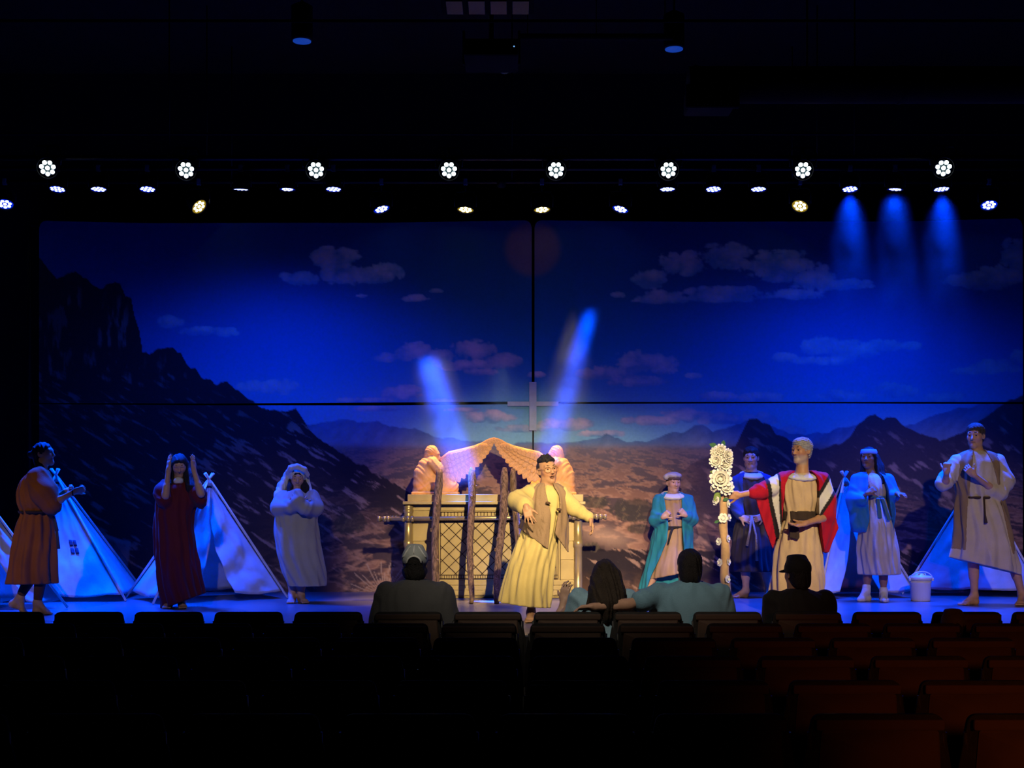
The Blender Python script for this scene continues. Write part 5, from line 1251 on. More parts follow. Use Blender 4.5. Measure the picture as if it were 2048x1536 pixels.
for sx in (-1, 1):
    P.tube('lens_rim', [P.L(sx * 0.155 + 0.13 * math.cos(a), -0.42 + 0.12 * max(0, abs(0.155 + sx * 0.13 * math.cos(a)) - 0.1), 0.0 + 0.105 * math.sin(a)) for a in np.linspace(0, 2 * math.pi, 21)], 0.0016, gm, 6, gl)
    P.tube('temple', [P.L(sx * 0.285, -0.40, 0.03), P.L(sx * 0.335, -0.2, 0.05), P.L(sx * 0.345, 0.06, 0.04)], 0.0016, gm, 6, gl)

# 5 --- teal coat over tan tunic
P = Person('person in teal coat and cap striding behind the audience', 15.75, 1330); p = P.p
P.head(1347, 966, 0.0, 0.222, 14, 2, 2, p(1346, 990))
P.torso(p(1342, 1080), 0.9, (p(1322, 998), p(1372, 998)))
P.arm(p(1320, 1000), p(1311, 1042, -0.06), p(1327, 1034, -0.22), 0.85); P.hand(p(1327, 1034, -0.22), (0.5, -0.2, 0.5), (0.3, 0.9, 0), -1, 75, 0, 0.9)
P.arm(p(1374, 1000), p(1383, 1040, -0.06), p(1370, 1030, -0.22), 0.85); P.hand(p(1370, 1030, -0.22), (-0.5, -0.2, 0.5), (-0.3, 0.9, 0), 1, 75, 0, 0.9)
P.leg(p(1333, 1085), p(1312, 1140), p(1295, 1180)); P.leg(p(1352, 1085), p(1364, 1135), p(1368, 1180))
P.foot(p(1295, 1180), flr(P, 1297, 0.03), flr(P, 1275, -0.10)); P.foot(p(1368, 1180), flr(P, 1367, 0.04), flr(P, 1374, -0.18))
P.finish((0.50, 0.30, 0.22))
P.hair('short', (0.015, 0.012, 0.012))()
rows = [(986, 1336, 1358, .07), (992, 1322, 1367, .11), (1005, 1320, 1369, .13), (1050, 1326, 1366, .14), (1090, 1317, 1366, .15), (1130, 1304, 1372, .17), (1150, 1300, 1374, .17)]
P.cloth('tunic', rows, cl('tan_linen', (0.36, 0.23, 0.15)), 6, 0.018, 0.004, 2.6, (0.22, 0), 0.0095)
P.belt('sash', rows, 1052, 1058, cl('black_sash', (0.02, 0.018, 0.02)), 0.012, tilt=0.15)
P.tube('sash_tail', [p(1345, 1056, -0.16), p(1340, 1072, -0.17), p(1336, 1088, -0.17)], [0.016, 0.014, 0.010], cl('black_sash', (0.02, 0.018, 0.02)))
vrows = [(984, 1330, 1362, .09), (989, 1314, 1374, .13), (1010, 1308, 1382, .155), (1050, 1309, 1386, .165), (1100, 1298, 1385, .175), (1140, 1287, 1383, .18), (1179, 1279, 1372, .18)]
P.cloth('coat', vrows, cl('teal_cloth', (0.02, 0.20, 0.28)), 7, 0.016, 0.004, 1.4, (0, 0), 0.0095, [([p(1318, 1000), p(1311, 1040, -0.05), p(1324, 1036, -0.17)], [0.07, 0.072, 0.052]), ([p(1376, 1000), p(1384, 1038, -0.05), p(1372, 1032, -0.17)], [0.07, 0.072, 0.052])], None,
        P.open_cut([(980, 1336), (995, 1326), (1050, 1334), (1080, 1331), (1110, 1319), (1150, 1301), (1180, 1290)], [(980, 1358), (1000, 1361), (1050, 1361), (1110, 1366), (1180, 1374)]))
collar(P, 1345, 991, 0.150, 0.150, 0.050)
c = Sdf(0.007); c.ell(P.L(0, 0.05, 0.22), np.array((0.40, 0.48, 0.24)) * P.H, P.R, 0.01); c.ell(P.L(0, -0.05, -0.02), np.array((0.5, 0.6, 0.18)) * P.H, P.R, 0.01, 's'); hw = P.part('cap', c, cl('brown_band', (0.10, 0.06, 0.05)))
c = Sdf(0.007); c.ell(P.L(0, 0.04, 0.38), np.array((0.41, 0.48, 0.20)) * P.H, P.R, 0.01, 'u', wrinkle(0.003, 90, 80, 0)); c.cap(P.L(-0.40, 0.0, 0.30), P.L(-0.42, 0.1, 0.28), 0.035, 0.03, 0.02); P.part('cap_crown', c, cl('pale_cap', (0.42, 0.38, 0.40)), None, hw)

# 6 --- navy coat, rope belt
P = Person('person in navy coat and dark skirt behind the flower staff', 15.3, 1505); p = P.p
P.head(1502, 916, 0.0, 0.238, -16, 4, 0, p(1503, 946))
P.torso(p(1502, 1050), 0.95, (p(1476, 962), p(1532, 962)))
P.arm(p(1472, 962), p(1467, 1010, -0.02), p(1482, 1034, -0.17)); P.hand(p(1482, 1034, -0.17), (0.8, -0.2, -0.35), (0, 0.9, -0.2), -1, 35, 3, 0.95)
P.arm(p(1536, 962), p(1546, 1006, -0.02), p(1527, 1032, -0.15)); P.hand(p(1527, 1032, -0.15), (-0.8, -0.2, -0.3), (0, 0.9, 0), 1, 35, 3, 0.95)
P.leg(p(1491, 1060), p(1491, 1130), p(1492, 1182)); P.leg(p(1518, 1060), p(1530, 1130), p(1538, 1184))
P.foot(p(1492, 1182), flr(P, 1494, 0.05), flr(P, 1466, -0.08)); P.foot(p(1538, 1184), flr(P, 1538, 0.05), flr(P, 1534, -0.18))
P.finish((0.50, 0.31, 0.24))
P.hair('short', (0.020, 0.016, 0.016))()
rows = [(944, 1491, 1515, .075), (950, 1474, 1533, .12), (965, 1468, 1539, .15), (1000, 1471, 1535, .16), (1030, 1478, 1527, .14), (1036, 1478, 1527, .14), (1060, 1470, 1536, .17), (1100, 1464, 1543, .19), (1143, 1459, 1547, .20)]
P.cloth('tunic', rows, cl('charcoal_cloth', (0.040, 0.032, 0.042)), 9, 0.026, 0.004, 0.9, (0, 0), 0.0095)
P.cloth('coat', [(943, 1488, 1518, .09), (949, 1472, 1536, .13), (965, 1465, 1542, .165), (1000, 1467, 1539, .175), (1034, 1474, 1531, .16)], cl('navy_cloth', (0.020, 0.045, 0.19)), 6, 0.010, 0.004, 0.2, (0, 0), 0.0095, [([p(1474, 964), p(1468, 1006, -0.02), p(1480, 1030, -0.14)], [0.075, 0.080, 0.058]), ([p(1534, 964), p(1545, 1002, -0.02), p(1530, 1028, -0.12)], [0.075, 0.080, 0.058])], None,
        P.open_cut([(940, 1490), (960, 1482), (1040, 1484)], [(940, 1516), (960, 1526), (1040, 1522)]))
collar(P, 1504, 950, 0.145, 0.155, 0.050)
RP = cl('rope', (0.34, 0.27, 0.20), 0.95, 0.2, 0.8, 90)
P.belt('rope_belt', rows, 1030, 1035, RP, 0.014)
for (x1, y1, x2, y2) in ((1500, 1060, 1494, 1092), (1512, 1070, 1514, 1122)): P.tube('rope_tail', [p(1503, 1032, -0.17), p(x1, y1, -0.20), p(x2, y2, -0.22)], [0.012, 0.012, 0.018], RP)

# 7 --- red cape, holding the flowering staff
P = Person('grey haired person in red striped cape holding flower staff', 13.2, 1592); p = P.p
P.head(1603, 902, 0.0, 0.238, -52, 0, 0, p(1604, 948))
P.torso(p(1598, 1060), 1.05, (p(1574, 962), p(1640, 962)))
P.arm(p(1570, 962), p(1522, 982, -0.12), p(1478, 990, -0.15), 1.0); P.hand(p(1478, 990, -0.15), (-1, -0.02, -0.02), (0.1, 1, 0.05), 1, [42, 44, 46, 48], 4, 1.05, 0.45)
P.arm(p(1646, 964), p(1652, 1034, -0.08), p(1610, 1047, -0.28), 1.0); P.hand(p(1610, 1047, -0.28), (-1, -0.25, -0.18), (-0.1, -0.35, 1), 1, 14, 5, 1.05, 0.3)
P.leg(p(1582, 1080), p(1580, 1150), p(1578, 1210)); P.leg(p(1612, 1080), p(1614, 1150), p(1615, 1210))
P.foot(p(1578, 1210), flr(P, 1579, 0.04), flr(P, 1570, -0.2)); P.foot(p(1615, 1210), flr(P, 1614, 0.04), flr(P, 1620, -0.2))
def stub(V, c):
    q = (V - P.C) @ P.R / P.H; m = sst(-0.12, -0.24, q[:, 2]) * sst(0.10, -0.05, q[:, 1]) * sst(-0.62, -0.50, q[:, 2]) * 0.55
    c[:] = c * (1 - m[:, None]) + np.array((0.36, 0.32, 0.29)) * m[:, None]
P.finish((0.44, 0.22, 0.11), stub)
P.hair('grey', (0.40, 0.38, 0.36), rough=0.9)()
rows = [(946, 1585, 1621, .085), (952, 1572, 1630, .12), (968, 1564, 1635, .145), (1000, 1562, 1633, .155), (1022, 1565, 1627, .14), (1040, 1565, 1629, .145), (1060, 1556, 1635, .17), (1100, 1548, 1641, .19), (1150, 1542, 1645, .20), (1195, 1537, 1647, .21), (1221, 1534, 1647, .21)]
P.cloth('tunic', rows, cl('tan_tunic', (0.58, 0.40, 0.21)), 7, 0.022, 0.007, 0.5, (0, 0), 0.0095)
SB = cl('dark_brown_sash', (0.045, 0.028, 0.02))
P.belt('sash', rows, 1022, 1040, SB, 0.010)
s = Sdf(0.008); poly_prism(s, [p(1572, 1038), p(1588, 1038), p(1590, 1074), p(1587, 1079), p(1570, 1074)], P.d - 0.205, 0.010, 0.004, 0.01); P.part('sash_tail', s, SB)
vrows = [(941, 1580, 1630, .105), (949, 1562, 1648, .15), (970, 1548, 1658, .175), (1000, 1543, 1662, .185), (1040, 1545, 1666, .19), (1080, 1549, 1660, .19), (1104, 1552, 1652, .19)]
def drape(c):
    poly_prism(c, [p(1572, 948), p(1540, 965), p(1506, 984), p(1511, 1012), p(1526, 1055), p(1543, 1098), p(1554, 1062), p(1566, 1010)], P.d - 0.06, 0.020, 0.010, 0.03, slope=0.25)
    poly_prism(c, [p(1640, 952), p(1660, 980), p(1669, 1030), p(1676, 1056), p(1651, 1106), p(1641, 1078), p(1636, 1010)], P.d - 0.02, 0.022, 0.014, 0.03)
def stripes(V):
    px = P.PX(V[:, 0]); py = P.PY(V[:, 2]); c = np.repeat(np.array([(0.42, 0.006, 0.022)]), len(V), 0)
    w0 = np.interp(py, [940, 965, 1045, 1100], [1529, 1534, 1551, 1562]); w1 = np.interp(py, [940, 965, 1045, 1100], [1552, 1553, 1556, 1566])
    L_ = px < 1600
    m = L_ & (px > w0 - 8) & (px < w1 + 4); c[m] = (0.02, 0.016, 0.016)
    m = L_ & (px > w0) & (px < w1); c[m] = (0.66, 0.62, 0.52)
    q = py + (px - 1632) * 1.45; R_ = (px > 1628) & (V[:, 1] < P.d + 0.12)
    m = R_ & (q > 982) & (q < 1039); c[m] = (0.02, 0.016, 0.016)
    m = R_ & (q > 995) & (q < 1027); c[m] = (0.66, 0.62, 0.52)
    return c
P.cloth('cape', vrows, cl('striped_cape', (1, 1, 1), attr=True), 6, 0.014, 0.004, 1.0, (0, 0), 0.0075, [([p(1570, 958), p(1540, 975, -0.08), p(1520, 983, -0.12), p(1508, 985, -0.13)], [0.08, 0.08, 0.074, 0.062]), ([p(1644, 960), p(1654, 1000, -0.03), p(1655, 1030, -0.07)], [0.08, 0.085, 0.080])], stripes,
        P.open_cut([(938, 1590), (952, 1574), (970, 1566), (1000, 1563), (1040, 1560), (1110, 1549)], [(938, 1615), (952, 1627), (965, 1632), (1030, 1631), (1060, 1637), (1110, 1645)]), 0.0, drape)
collar(P, 1603, 952, 0.160, 0.160, 0.045)

# 8 --- blue cloak over cream dress
P = Person('person with long dark hair in blue cloak and cream dress', 14.7, 1750); p = P.p
P.head(1737, 916, 0.0, 0.225, -30, -3, 0, p(1741, 948), female=True)
P.torso(p(1752, 1040), 0.85, (p(1720, 958), p(1772, 958)))
P.arm(p(1716, 960), p(1712, 1004, -0.05), p(1736, 986, -0.22), 0.82); P.hand(p(1736, 986, -0.22), (0.8, -0.1, 0.5), (0, 0.9, -0.3), -1, 55, 3, 0.85)
P.arm(p(1776, 960), p(1786, 1000, -0.04), p(1795, 987, -0.18), 0.82); P.hand(p(1795, 987, -0.18), (0.5, -0.5, -0.1), (0, 0.2, -0.9), -1, 30, 4, 0.85)
P.leg(p(1738, 1070), p(1736, 1140), p(1733, 1182), 0.88); P.leg(p(1766, 1070), p(1767, 1140), p(1767, 1188), 0.88)
P.foot(p(1733, 1182), flr(P, 1738, 0.05), flr(P, 1716, -0.07), 0.95, toes=False); P.foot(p(1767, 1188), flr(P, 1766, 0.03), flr(P, 1770, -0.2), 0.95, toes=False)
P.finish((0.30, 0.155, 0.10))
f = P.hair('long', (0.012, 0.009, 0.010)); P.h.chain([P.L(0.28, 0.15, 0), p(1756, 935, 0.0), p(1762, 955, -0.04), p(1764, 966, -0.09)], [0.05, 0.06, 0.05, 0.02], 0.03, wrinkle(0.004, 160, 90, 10)); P.h.chain([P.L(-0.3, 0.15, -0.1), p(1728, 940, 0.02), p(1727, 955, -0.02)], [0.03, 0.035, 0.02], 0.03); f()
c = Sdf(0.007); c.ell(P.L(0, 0.05, 0.22), np.array((0.40, 0.49, 0.40)) * P.H, P.R, 0.01); c.ell(P.L(0, -0.0, 0.75), np.array((0.6, 0.7, 0.40)) * P.H, P.R, 0.005, 's'); c.ell(P.L(0, 0.0, -0.10), np.array((0.6, 0.7, 0.33)) * P.H, P.R, 0.005, 's'); P.part('headband', c, cl('blue_lit_band', (0.20, 0.30, 0.55)))  # blue stage light on the band is put into its colour
rows = [(946, 1729, 1751, .07), (952, 1722, 1765, .11), (965, 1722, 1769, .13), (980, 1725, 1770, .145), (995, 1731, 1768, .12), (1010, 1727, 1773, .14), (1050, 1721, 1784, .17), (1100, 1717, 1794, .19), (1149, 1721, 1797, .20)]
P.cloth('dress', rows, cl('cream_cotton', (0.56, 0.48, 0.36)), 8, 0.024, 0.004, 0.7, (0, 0), 0.0095)
TB = cl('teal_ribbon', (0.08, 0.19, 0.21))
P.belt('ribbon_belt', rows, 992, 997, TB, 0.010)
for (a, b_, c_, d_) in ((1744, 996, 1747, 1036), (1752, 996, 1766, 1040)):
    s = Sdf(0.007); poly_prism(s, [p(a, b_), p(a + 7, b_), p(c_ + 8, d_), p(c_, d_ + 1)], P.d - 0.175, 0.012, 0.003, 0.01); P.part('ribbon_tail', s, TB)
vrows = [(944, 1722, 1762, .09), (951, 1708, 1778, .13), (975, 1701, 1787, .16), (1010, 1700, 1790, .165), (1048, 1704, 1790, .165), (1064, 1708, 1788, .16)]
P.cloth('cloak', vrows, cl('blue_cloak', (0.02, 0.20, 0.42), 0.55), 7, 0.018, 0.006, 2.2, (0, 0), 0.0095, [([p(1714, 960), p(1709, 1000, -0.04), p(1722, 1000, -0.14)], [0.07, 0.085, 0.07]), ([p(1708, 1010, -0.06), p(1714, 1052, -0.08)], [0.07, 0.065]), ([p(1776, 960), p(1786, 990, -0.05), p(1790, 990, -0.12)], [0.07, 0.07, 0.05])], None,
        P.open_cut([(940, 1730), (970, 1730), (1000, 1729), (1040, 1733), (1066, 1726)], [(940, 1752), (955, 1762), (985, 1771), (1010, 1775), (1066, 1784)]))
for an, hl, to in ((p(1733, 1182), flr(P, 1738, 0.05), flr(P, 1716, -0.07)), (p(1767, 1188), flr(P, 1766, 0.03), flr(P, 1770, -0.2))):
    s = Sdf(0.008); P.foot(an, hl, to, 0.95, s, 0.006, False); s.cap(np.array(an) + V3(0, 0, -0.01), np.array(an) + V3(0, 0, 0.045), 0.042, 0.046); P.part('sock', s, cl('white_sock', (0.70, 0.70, 0.70)), None, None, lambda X, Y, Z: STAGE + 0.002 - Z)

# 9 --- tall, belted shirt with waistcoat
P = Person('tall person in pale shirt, waistcoat and long skirt at right', 14.2, 1960); p = P.p
P.head(1951, 872, 0.0, 0.248, -36, 3, 0, p(1953, 904))
P.torso(p(1960, 1015), 1.08, (p(1918, 918), p(1992, 918)))
P.arm(p(1914, 922), p(1890, 970, -0.06), p(1893, 944, -0.22), 1.0); P.hand(p(1893, 944, -0.22), (0.0, -0.15, 1), (0.6, 0.6, 0), 1, 76, 0, 1.0)
P.arm(p(1996, 922), p(1992, 984, -0.10), p(1948, 950, -0.26), 1.0); P.hand(p(1948, 950, -0.26), (-0.75, -0.1, 0.65), (0.2, 0.9, 0.3), -1, 45, 3, 1.0)
P.leg(p(1945, 1030), p(1947, 1120), p(1949, 1192), 1.02); P.leg(p(1985, 1030), p(2025, 1120), p(2044, 1190), 1.02)
P.foot(p(1949, 1192), flr(P, 1954, 0.02), flr(P, 1922, -0.12), 1.05); P.foot(p(2044, 1190), flr(P, 2046, 0.05), flr(P, 2038, -0.2), 1.05)
P.finish((0.50, 0.28, 0.20))
P.hair('short', (0.06, 0.045, 0.035))()
rows = [(901, 1940, 1963, .08), (907, 1918, 1986, .125), (922, 1908, 2001, .16), (960, 1908, 2005, .175), (988, 1918, 2002, .17), (996, 1922, 1998, .155), (1010, 1914, 2008, .18), (1060, 1907, 2022, .21), (1110, 1901, 2034, .23), (1132, 1899, 2040, .23)]
P.cloth('shirt_robe', rows, cl('pale_linen', (0.52, 0.44, 0.35)), 8, 0.028, 0.008, 1.9, (-0.25, 0), 0.0095, [([p(1994, 924), p(2008, 962, -0.03), p(1998, 986, -0.08)], [0.09, 0.105, 0.085]), ([p(1998, 986, -0.08), p(1984, 980, -0.13)], [0.08, 0.06]), ([p(1914, 924), p(1890, 962, -0.04), p(1886, 968, -0.05)], [0.08, 0.085, 0.08])])
P.belt('belt', rows, 993, 998, cl('leather_belt', (0.06, 0.035, 0.025)), 0.010)
P.tube('belt_tail', [p(1968, 997, -0.17), p(1970, 1030, -0.21), p(1972, 1046, -0.225)], [0.010, 0.010, 0.018], cl('leather_belt', (0.06, 0.035, 0.025)))
vrows = [(899, 1938, 1968, .09), (905, 1918, 1992, .13), (922, 1906, 2004, .17), (960, 1908, 2006, .185), (990, 1914, 2006, .185), (1040, 1907, 2020, .205), (1104, 1902, 2032, .235)]
P.cloth('waistcoat', vrows, cl('brown_waistcoat', (0.27, 0.18, 0.10)), 8, 0.026, 0.006, 1.9, (-0.1, 0), 0.0095, (), None, P.open_cut([(895, 1944), (915, 1938), (960, 1932), (1000, 1928), (1104, 1920)], [(895, 1962), (930, 1976), (1000, 1992), (1110, 2016)]))

# ------------------------------------------------------------------ the audience, seen from behind
def seated(label, d, px, head, skin, hairstyle, hairc, rows, cloth_m, arms, vox=0.010, floor=0.0, sleeves=(), H=0.235, yaw=180, pitch=0, roll=0, trousers=(0.03, 0.03, 0.04)):
    P = Person(label, d, px, vox=vox, floor=0.0); p = P.p
    P.head(head[0], head[1], head[2] if len(head) > 2 else 0.0, H, yaw, pitch, roll, p(rows[0][1] * 0.5 + rows[0][2] * 0.5, rows[1][0]), eyes=False, brow=None)
    pel = np.array((p(px, 1200)[0], d, 0.56)); P.torso(pel, 1.0, (p(rows[2][1] + 12, rows[2][0] + 6), p(rows[2][2] - 12, rows[2][0] + 6)))
    for a in arms: P.arm(a[0], a[1], a[2]); P.hand(a[2], a[3], a[4], a[5], a[6], 4, 1.0)
    for sx in (-1, 1):
        P.leg(pel + V3(sx * 0.09, 0.03, 0), pel + V3(sx * 0.11, 0.45, 0.0), np.array((pel[0] + sx * 0.11, d + 0.45, 0.09)))
        P.foot(np.array((pel[0] + sx * 0.11, d + 0.45, 0.09)), np.array((pel[0] + sx * 0.11, d + 0.41, 0)), np.array((pel[0] + sx * 0.12, d + 0.66, 0)), toes=False)
    P.finish(skin)
    if hairstyle: P.hair(hairstyle, hairc)()
    if cloth_m: P.cloth('shirt', rows, cloth_m, 7, 0.010, 0.004, 0.7, (0, 0), 0.010, sleeves)
    t = Sdf(0.018)
    for sx in (-1, 1):
        t.chain([pel + V3(sx * 0.09, 0.0, 0.0), pel + V3(sx * 0.11, 0.45, 0.0), np.array((pel[0] + sx * 0.11, d + 0.45, 0.16))], [0.10, 0.075, 0.055], 0.03)
    t.ell(pel, (0.19, 0.14, 0.11), None, 0.04)
    P.part('trousers', t, cl('dark_trousers', trousers))
    return P
def capmesh(P, m, brim=True, arch=False, seams=None):
    L, R, H = P.L, P.R, P.H; A = lambda *r: np.array(r) * H
    c = Sdf(0.006); c.ell(L(0, 0.05, 0.20), A(0.40, 0.49, 0.40), R, 0.01); c.ell(L(0, -0.03, -0.34), A(0.9, 0.95, 0.42), R, 0.006, 's')
    c.box(L(0, -0.05, 0.56), A(0.2, 0.2, 0.02), R, 0.004, 0.05)
    if brim: c.ell(L(0, -0.50, 0.10), A(0.30, 0.34, 0.035), R @ rotm(0, 12), 0.015)
    if arch: c.ell(L(0, 0.52, 0.06), A(0.20, 0.24, 0.21), R, 0.006, 's')
    return P.part('cap', c, m)
TS = cl('charcoal_tee', (0.085, 0.085, 0.09), 0.9, 0.08, 0.2)
rows = [(1158, 808, 852, .09), (1164, 786, 874, .12), (1178, 766, 892, .15), (1200, 753, 905, .17), (1228, 746, 911, .175), (1265, 744, 913, .18), (1330, 752, 905, .18)]
d = 9.62; q = lambda px, py, dy=0: U(px, py, d + dy)
A1 = seated('seated spectator in grey mesh cap and charcoal shirt', d, 829, (830, 1130), (0.42, 0.26, 0.19), 'back', (0.020, 0.014, 0.012), rows, TS,
    [(q(768, 1195), q(756, 1275, 0.05), q(790, 1300, 0.30), (0.4, 1, -0.2), (0, 0, -1), 1, 20), (q(890, 1195), q(902, 1275, 0.05), q(868, 1300, 0.30), (-0.4, 1, -0.2), (0, 0, -1), -1, 20)], sleeves=[([q(775, 1188), q(758, 1262, 0.04)], [0.09, 0.085]), ([q(883, 1188), q(900, 1262, 0.04)], [0.09, 0.085])])
hb = Sdf(0.009); hb.ell(A1.L(0, 0.16, -0.20), np.array((0.385, 0.33, 0.30)) * A1.H, A1.R, 0.02, 'u', wrinkle(0.004, 210, 80, 60)); hb.ell(A1.L(0, -0.5, -0.2), np.array((0.6, 0.45, 0.5)) * A1.H, A1.R, 0.02, 's'); A1.part('back_hair', hb, MATS['hair_01_01_01'])
cap = capmesh(A1, cl('grey_mesh', (0.50, 0.54, 0.55), 0.9, 0.05, 0.5, 260), True, True)
WT = cl('white_trim', (0.85, 0.86, 0.84))
L = A1.L
for x0 in (-0.30, 0.0, 0.30):
    pts = []
    for i in range(9):
        t = i / 8.0; an = math.radians(88 - (88 - (22 if x0 == 0 else 6)) * t); fx = x0 * (t ** 0.8) * (1.2 if x0 else 1)
        yy = math.cos(an) * math.sqrt(max(0.02, 1 - (fx / 0.40) ** 2)); zz = math.sin(an) * math.sqrt(max(0.02, 1 - (fx / 0.40) ** 2) if t > 0 else 1)
        pts.append(L(fx, 0.05 + 0.497 * yy, 0.20 + 0.408 * zz))
    A1.tube('cap_seam', pts, 0.006, WT, 6, cap)
A1.tube('cap_strap', [L(0.20 * math.cos(a) * 1.08, 0.05 + 0.49 * math.sqrt(max(0.05, 1 - (0.2 * math.cos(a) / 0.4) ** 2 - ((0.06 + 0.22 * math.sin(a) - 0.2) / 0.4) ** 2)), 0.06 + 0.225 * math.sin(a)) for a in np.linspace(0, math.pi, 13)], 0.007, WT, 6, cap)
A1.tube('cap_band', [L(0.30 * math.sin(a), 0.05 + 0.46 * math.cos(a), 0.055) for a in np.linspace(-0.55, 0.55, 9)], 0.007, cl('black_band', (0.01, 0.01, 0.012)), 6, cap)

LB = cl('light_blue_top', (0.22, 0.36, 0.46))
d = 9.62
rows = [(1178, 1196, 1226, .07), (1186, 1168, 1250, .105), (1200, 1150, 1261, .13), (1225, 1144, 1266, .14), (1270, 1150, 1262, .145), (1330, 1155, 1256, .15)]
A2 = seated('seated spectator with long dark hair raising one hand', d, 1209, (1211, 1150), (0.50, 0.31, 0.23), None, None, rows, LB,
    [(q(1156, 1200), q(1118, 1243, 0.12), q(1128, 1203, 0.14), (0.12, 0.05, 1), (0.5, 0.7, 0), 1, 20), (q(1256, 1200), q(1264, 1270, 0.05), q(1240, 1300, 0.30), (-0.4, 1, -0.2), (0, 0, -1), -1, 20)], sleeves=[([q(1158, 1196), q(1146, 1226, 0.05)], [0.075, 0.07]), ([q(1254, 1196), q(1264, 1240, 0.05)], [0.07, 0.065])], H=0.215, yaw=170)
f = A2.hair('back', (0.030, 0.020, 0.014)); wv = wrinkle(0.006, 170, 60, 14)
A2.h.chain([A2.L(0, 0.15, 0.05), q(1212, 1175, -0.09), q(1213, 1205, -0.125), q(1214, 1228, -0.13)], [0.07, 0.085, 0.095, 0.06], 0.04, wv); A2.h.chain([q(1196, 1150, -0.05), q(1192, 1185, -0.10), q(1190, 1224, -0.13)], [0.05, 0.05, 0.03], 0.03, wv); A2.h.chain([q(1228, 1150, -0.05), q(1234, 1185, -0.10), q(1236, 1222, -0.13)], [0.05, 0.055, 0.03], 0.03, wv); A2.h.chain([q(1180, 1190, -0.1), q(1172, 1215, -0.12)], [0.012, 0.007], 0.02); f()

MB = cl('slate_blue_tee', (0.13, 0.25, 0.34))
rows = [(1160, 1360, 1398, .085), (1168, 1335, 1422, .12), (1183, 1305, 1440, .15), (1204, 1296, 1454, .17), (1230, 1298, 1462, .175), (1270, 1305, 1462, .18), (1330, 1312, 1452, .18)]
d = 9.64
A3 = seated('seated spectator in slate blue shirt with arm along chair backs', d, 1379, (1379, 1134), (0.40, 0.23, 0.16), 'back', (0.014, 0.010, 0.010), rows, MB,
    [(q(1318, 1190, -0.02), q(1258, 1209, -0.16), q(1186, 1214, -0.24), (-1, -0.08, -0.05), (0, -0.3, -1), -1, 22), (q(1444, 1195), q(1460, 1272, 0.05), q(1420, 1300, 0.30), (-0.4, 1, -0.2), (0, 0, -1), -1, 20)], sleeves=[([q(1320, 1188, -0.02), q(1284, 1202, -0.12)], [0.085, 0.078]), ([q(1440, 1190), q(1457, 1262, 0.04)], [0.085, 0.08])], H=0.245)
rows = [(1176, 1578, 1611, .08), (1183, 1556, 1634, .12), (1198, 1541, 1654, .15), (1225, 1536, 1660, .165), (1270, 1536, 1660, .17), (1330, 1544, 1652, .17)]
d = 9.6
A4 = seated('seated spectator in black cap and black shirt', d, 1597, (1594, 1149), (0.30, 0.18, 0.13), 'back', (0.010, 0.009, 0.010), rows, cl('black_tee', (0.010, 0.010, 0.011)),
    [(q(1545, 1205), q(1540, 1275, 0.05), q(1568, 1300, 0.30), (0.4, 1, -0.2), (0, 0, -1), 1, 20), (q(1652, 1205), q(1656, 1275, 0.05), q(1624, 1300, 0.30), (-0.4, 1, -0.2), (0, 0, -1), -1, 20)], sleeves=[([q(1548, 1202), q(1541, 1262, 0.04)], [0.08, 0.075]), ([q(1650, 1202), q(1656, 1262, 0.04)], [0.08, 0.075])], H=0.225, yaw=200)
capmesh(A4, cl('black_cap', (0.010, 0.010, 0.012)), True, False)
d = 8.72
rows = [(1284, 1892, 1918, .06), (1290, 1875, 1936, .09), (1305, 1866, 1945, .11), (1340, 1864, 1947, .12), (1362, 1868, 1943, .12)]
A5 = seated('small spectator in dark grey cap low in second row chair', d, 1906, (1906, 1256), (0.35, 0.22, 0.16), 'back', (0.012, 0.010, 0.010), rows, cl('black_tee', (0.010, 0.010, 0.011)),
    [(q(1872, 1306), q(1868, 1345, 0.05), q(1888, 1360, 0.2), (0.4, 1, -0.2), (0, 0, -1), 1, 20), (q(1940, 1306), q(1944, 1345, 0.05), q(1924, 1360, 0.2), (-0.4, 1, -0.2), (0, 0, -1), -1, 20)], vox=0.010, H=0.195)
capmesh(A5, cl('dark_grey_cap', (0.05, 0.05, 0.055)), True, False)

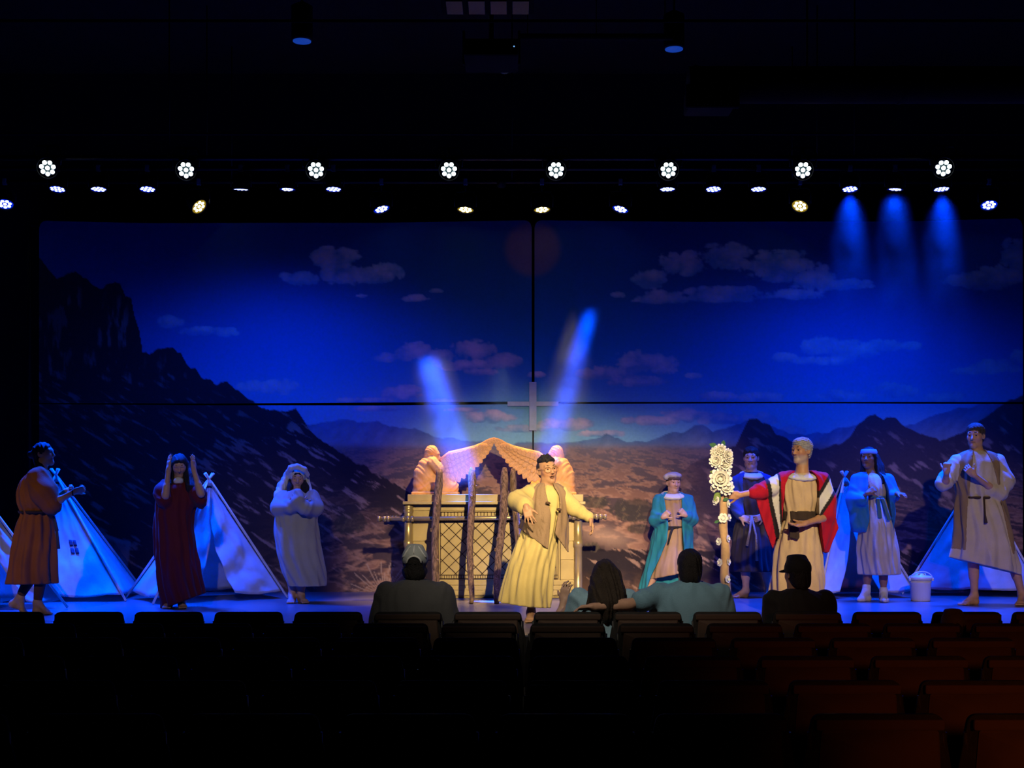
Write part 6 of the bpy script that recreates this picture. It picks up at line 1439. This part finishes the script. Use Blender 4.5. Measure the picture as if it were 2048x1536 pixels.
# ================================================================== theatre haze hanging in the beams
def haze_mat(name, dens, scale, lo, hi, L, fade0, fade1, r0, r1, aniso=0.2):
    m = bpy.data.materials.new(name); m.use_nodes = True; nt = m.node_tree; N = nt.nodes; K = nt.links
    for n in list(N): N.remove(n)
    out = N.new('ShaderNodeOutputMaterial'); sc = N.new('ShaderNodeVolumeScatter'); sc.inputs['Color'].default_value = (0.45, 0.70, 1.0, 1); sc.inputs['Anisotropy'].default_value = aniso
    tc = N.new('ShaderNodeTexCoord'); no = N.new('ShaderNodeTexNoise'); no.inputs['Scale'].default_value = scale; no.inputs['Detail'].default_value = 4; no.inputs['Distortion'].default_value = 0.8
    K.new(tc.outputs['Object'], no.inputs['Vector'])
    mr = N.new('ShaderNodeMapRange'); mr.inputs[1].default_value = lo; mr.inputs[2].default_value = hi; K.new(no.outputs['Fac'], mr.inputs[0])
    sp = N.new('ShaderNodeSeparateXYZ'); K.new(tc.outputs['Object'], sp.inputs[0])
    f0 = N.new('ShaderNodeMapRange'); f0.interpolation_type = 'SMOOTHSTEP'; f0.inputs[1].default_value = 0; f0.inputs[2].default_value = -fade0 * L; K.new(sp.outputs['Z'], f0.inputs[0])
    f1 = N.new('ShaderNodeMapRange'); f1.interpolation_type = 'SMOOTHSTEP'; f1.inputs[1].default_value = -L; f1.inputs[2].default_value = -L * (1 - fade1); K.new(sp.outputs['Z'], f1.inputs[0])
    a = N.new('ShaderNodeMath'); a.operation = 'MULTIPLY'; K.new(mr.outputs[0], a.inputs[0]); K.new(f0.outputs[0], a.inputs[1])
    b = N.new('ShaderNodeMath'); b.operation = 'MULTIPLY'; K.new(a.outputs[0], b.inputs[0]); K.new(f1.outputs[0], b.inputs[1])
    ln = N.new('ShaderNodeVectorMath'); ln.operation = 'MULTIPLY'; ln.inputs[1].default_value = (1, 1, 0); K.new(tc.outputs['Object'], ln.inputs[0])
    le = N.new('ShaderNodeVectorMath'); le.operation = 'LENGTH'; K.new(ln.outputs[0], le.inputs[0])
    rr = N.new('ShaderNodeMapRange'); rr.inputs[1].default_value = 0; rr.inputs[2].default_value = -L; rr.inputs[3].default_value = r0; rr.inputs[4].default_value = r1; K.new(sp.outputs['Z'], rr.inputs[0])
    dv = N.new('ShaderNodeMath'); dv.operation = 'DIVIDE'; K.new(le.outputs['Value'], dv.inputs[0]); K.new(rr.outputs[0], dv.inputs[1])
    rf = N.new('ShaderNodeMapRange'); rf.interpolation_type = 'SMOOTHSTEP'; rf.inputs[1].default_value = 1.0; rf.inputs[2].default_value = 0.15; K.new(dv.outputs[0], rf.inputs[0])
    e = N.new('ShaderNodeMath'); e.operation = 'MULTIPLY'; K.new(b.outputs[0], e.inputs[0]); K.new(rf.outputs[0], e.inputs[1])
    c = N.new('ShaderNodeMath'); c.operation = 'MULTIPLY'; K.new(e.outputs[0], c.inputs[0]); c.inputs[1].default_value = dens
    K.new(c.outputs[0], sc.inputs['Density']); K.new(sc.outputs[0], out.inputs['Volume'])
    return m
def haze(lamp, target, t0, t1, r0, r1, dens, label, scale=3.0, lo=0.30, hi=0.62, f0=0.25, f1=0.3):
    A = Vector(lamp); B = Vector(target); a = A + (B - A) * t0; b = A + (B - A) * t1; L = (b - a).length
    me = lathe_me('haze', [(r0, 0.0), (r1, -L)], 20)
    o = obj('haze', me, haze_mat('haze_volume', dens, scale, lo, hi, L, f0, f1, r0, r1), None, a)
    o.rotation_euler = (b - a).to_track_quat('-Z', 'Y').to_euler()
    o['kind'] = 'stuff'; o['label'] = label; o['category'] = 'haze'
l1 = U(763, 418, 15.9); g1 = U(972, 1100, 14.95); l2 = U(1241, 418, 15.9); g2 = U(1083, 960, 15.2)
haze(l1, g1, 0.44, 0.82, 0.30, 0.40, 0.27, 'blue smoky light beam slanting down to the left angel', 3.0, 0.28, 0.56, 0.12, 0.08)
haze(l2, g2, 0.37, 0.94, 0.26, 0.40, 0.27, 'blue smoky light beam slanting down to the right angel', 3.0, 0.28, 0.56, 0.12, 0.08)
haze(U(1003, 376, 15.85), U(1000, 1000, 15.6), 0.55, 0.88, 0.22, 0.30, 0.42, 'pale smoky light beam above the wing tips', 4.0)
for px, nm, dn in ((1700, 'left', 0.04), (1790, 'middle', 0.09), (1883, 'right', 0.04)):
    q = U(px, 378, 14.6)
    haze(q + np.array((0, 0, -0.03)), q + np.array((-0.1, -0.3, -3.0)), 0.0, 0.8, 0.16, 0.60, dn, 'faint blue haze below the %s of three lamps at right' % nm, 1.8, 0.35, 0.65, 0.06, 0.9)
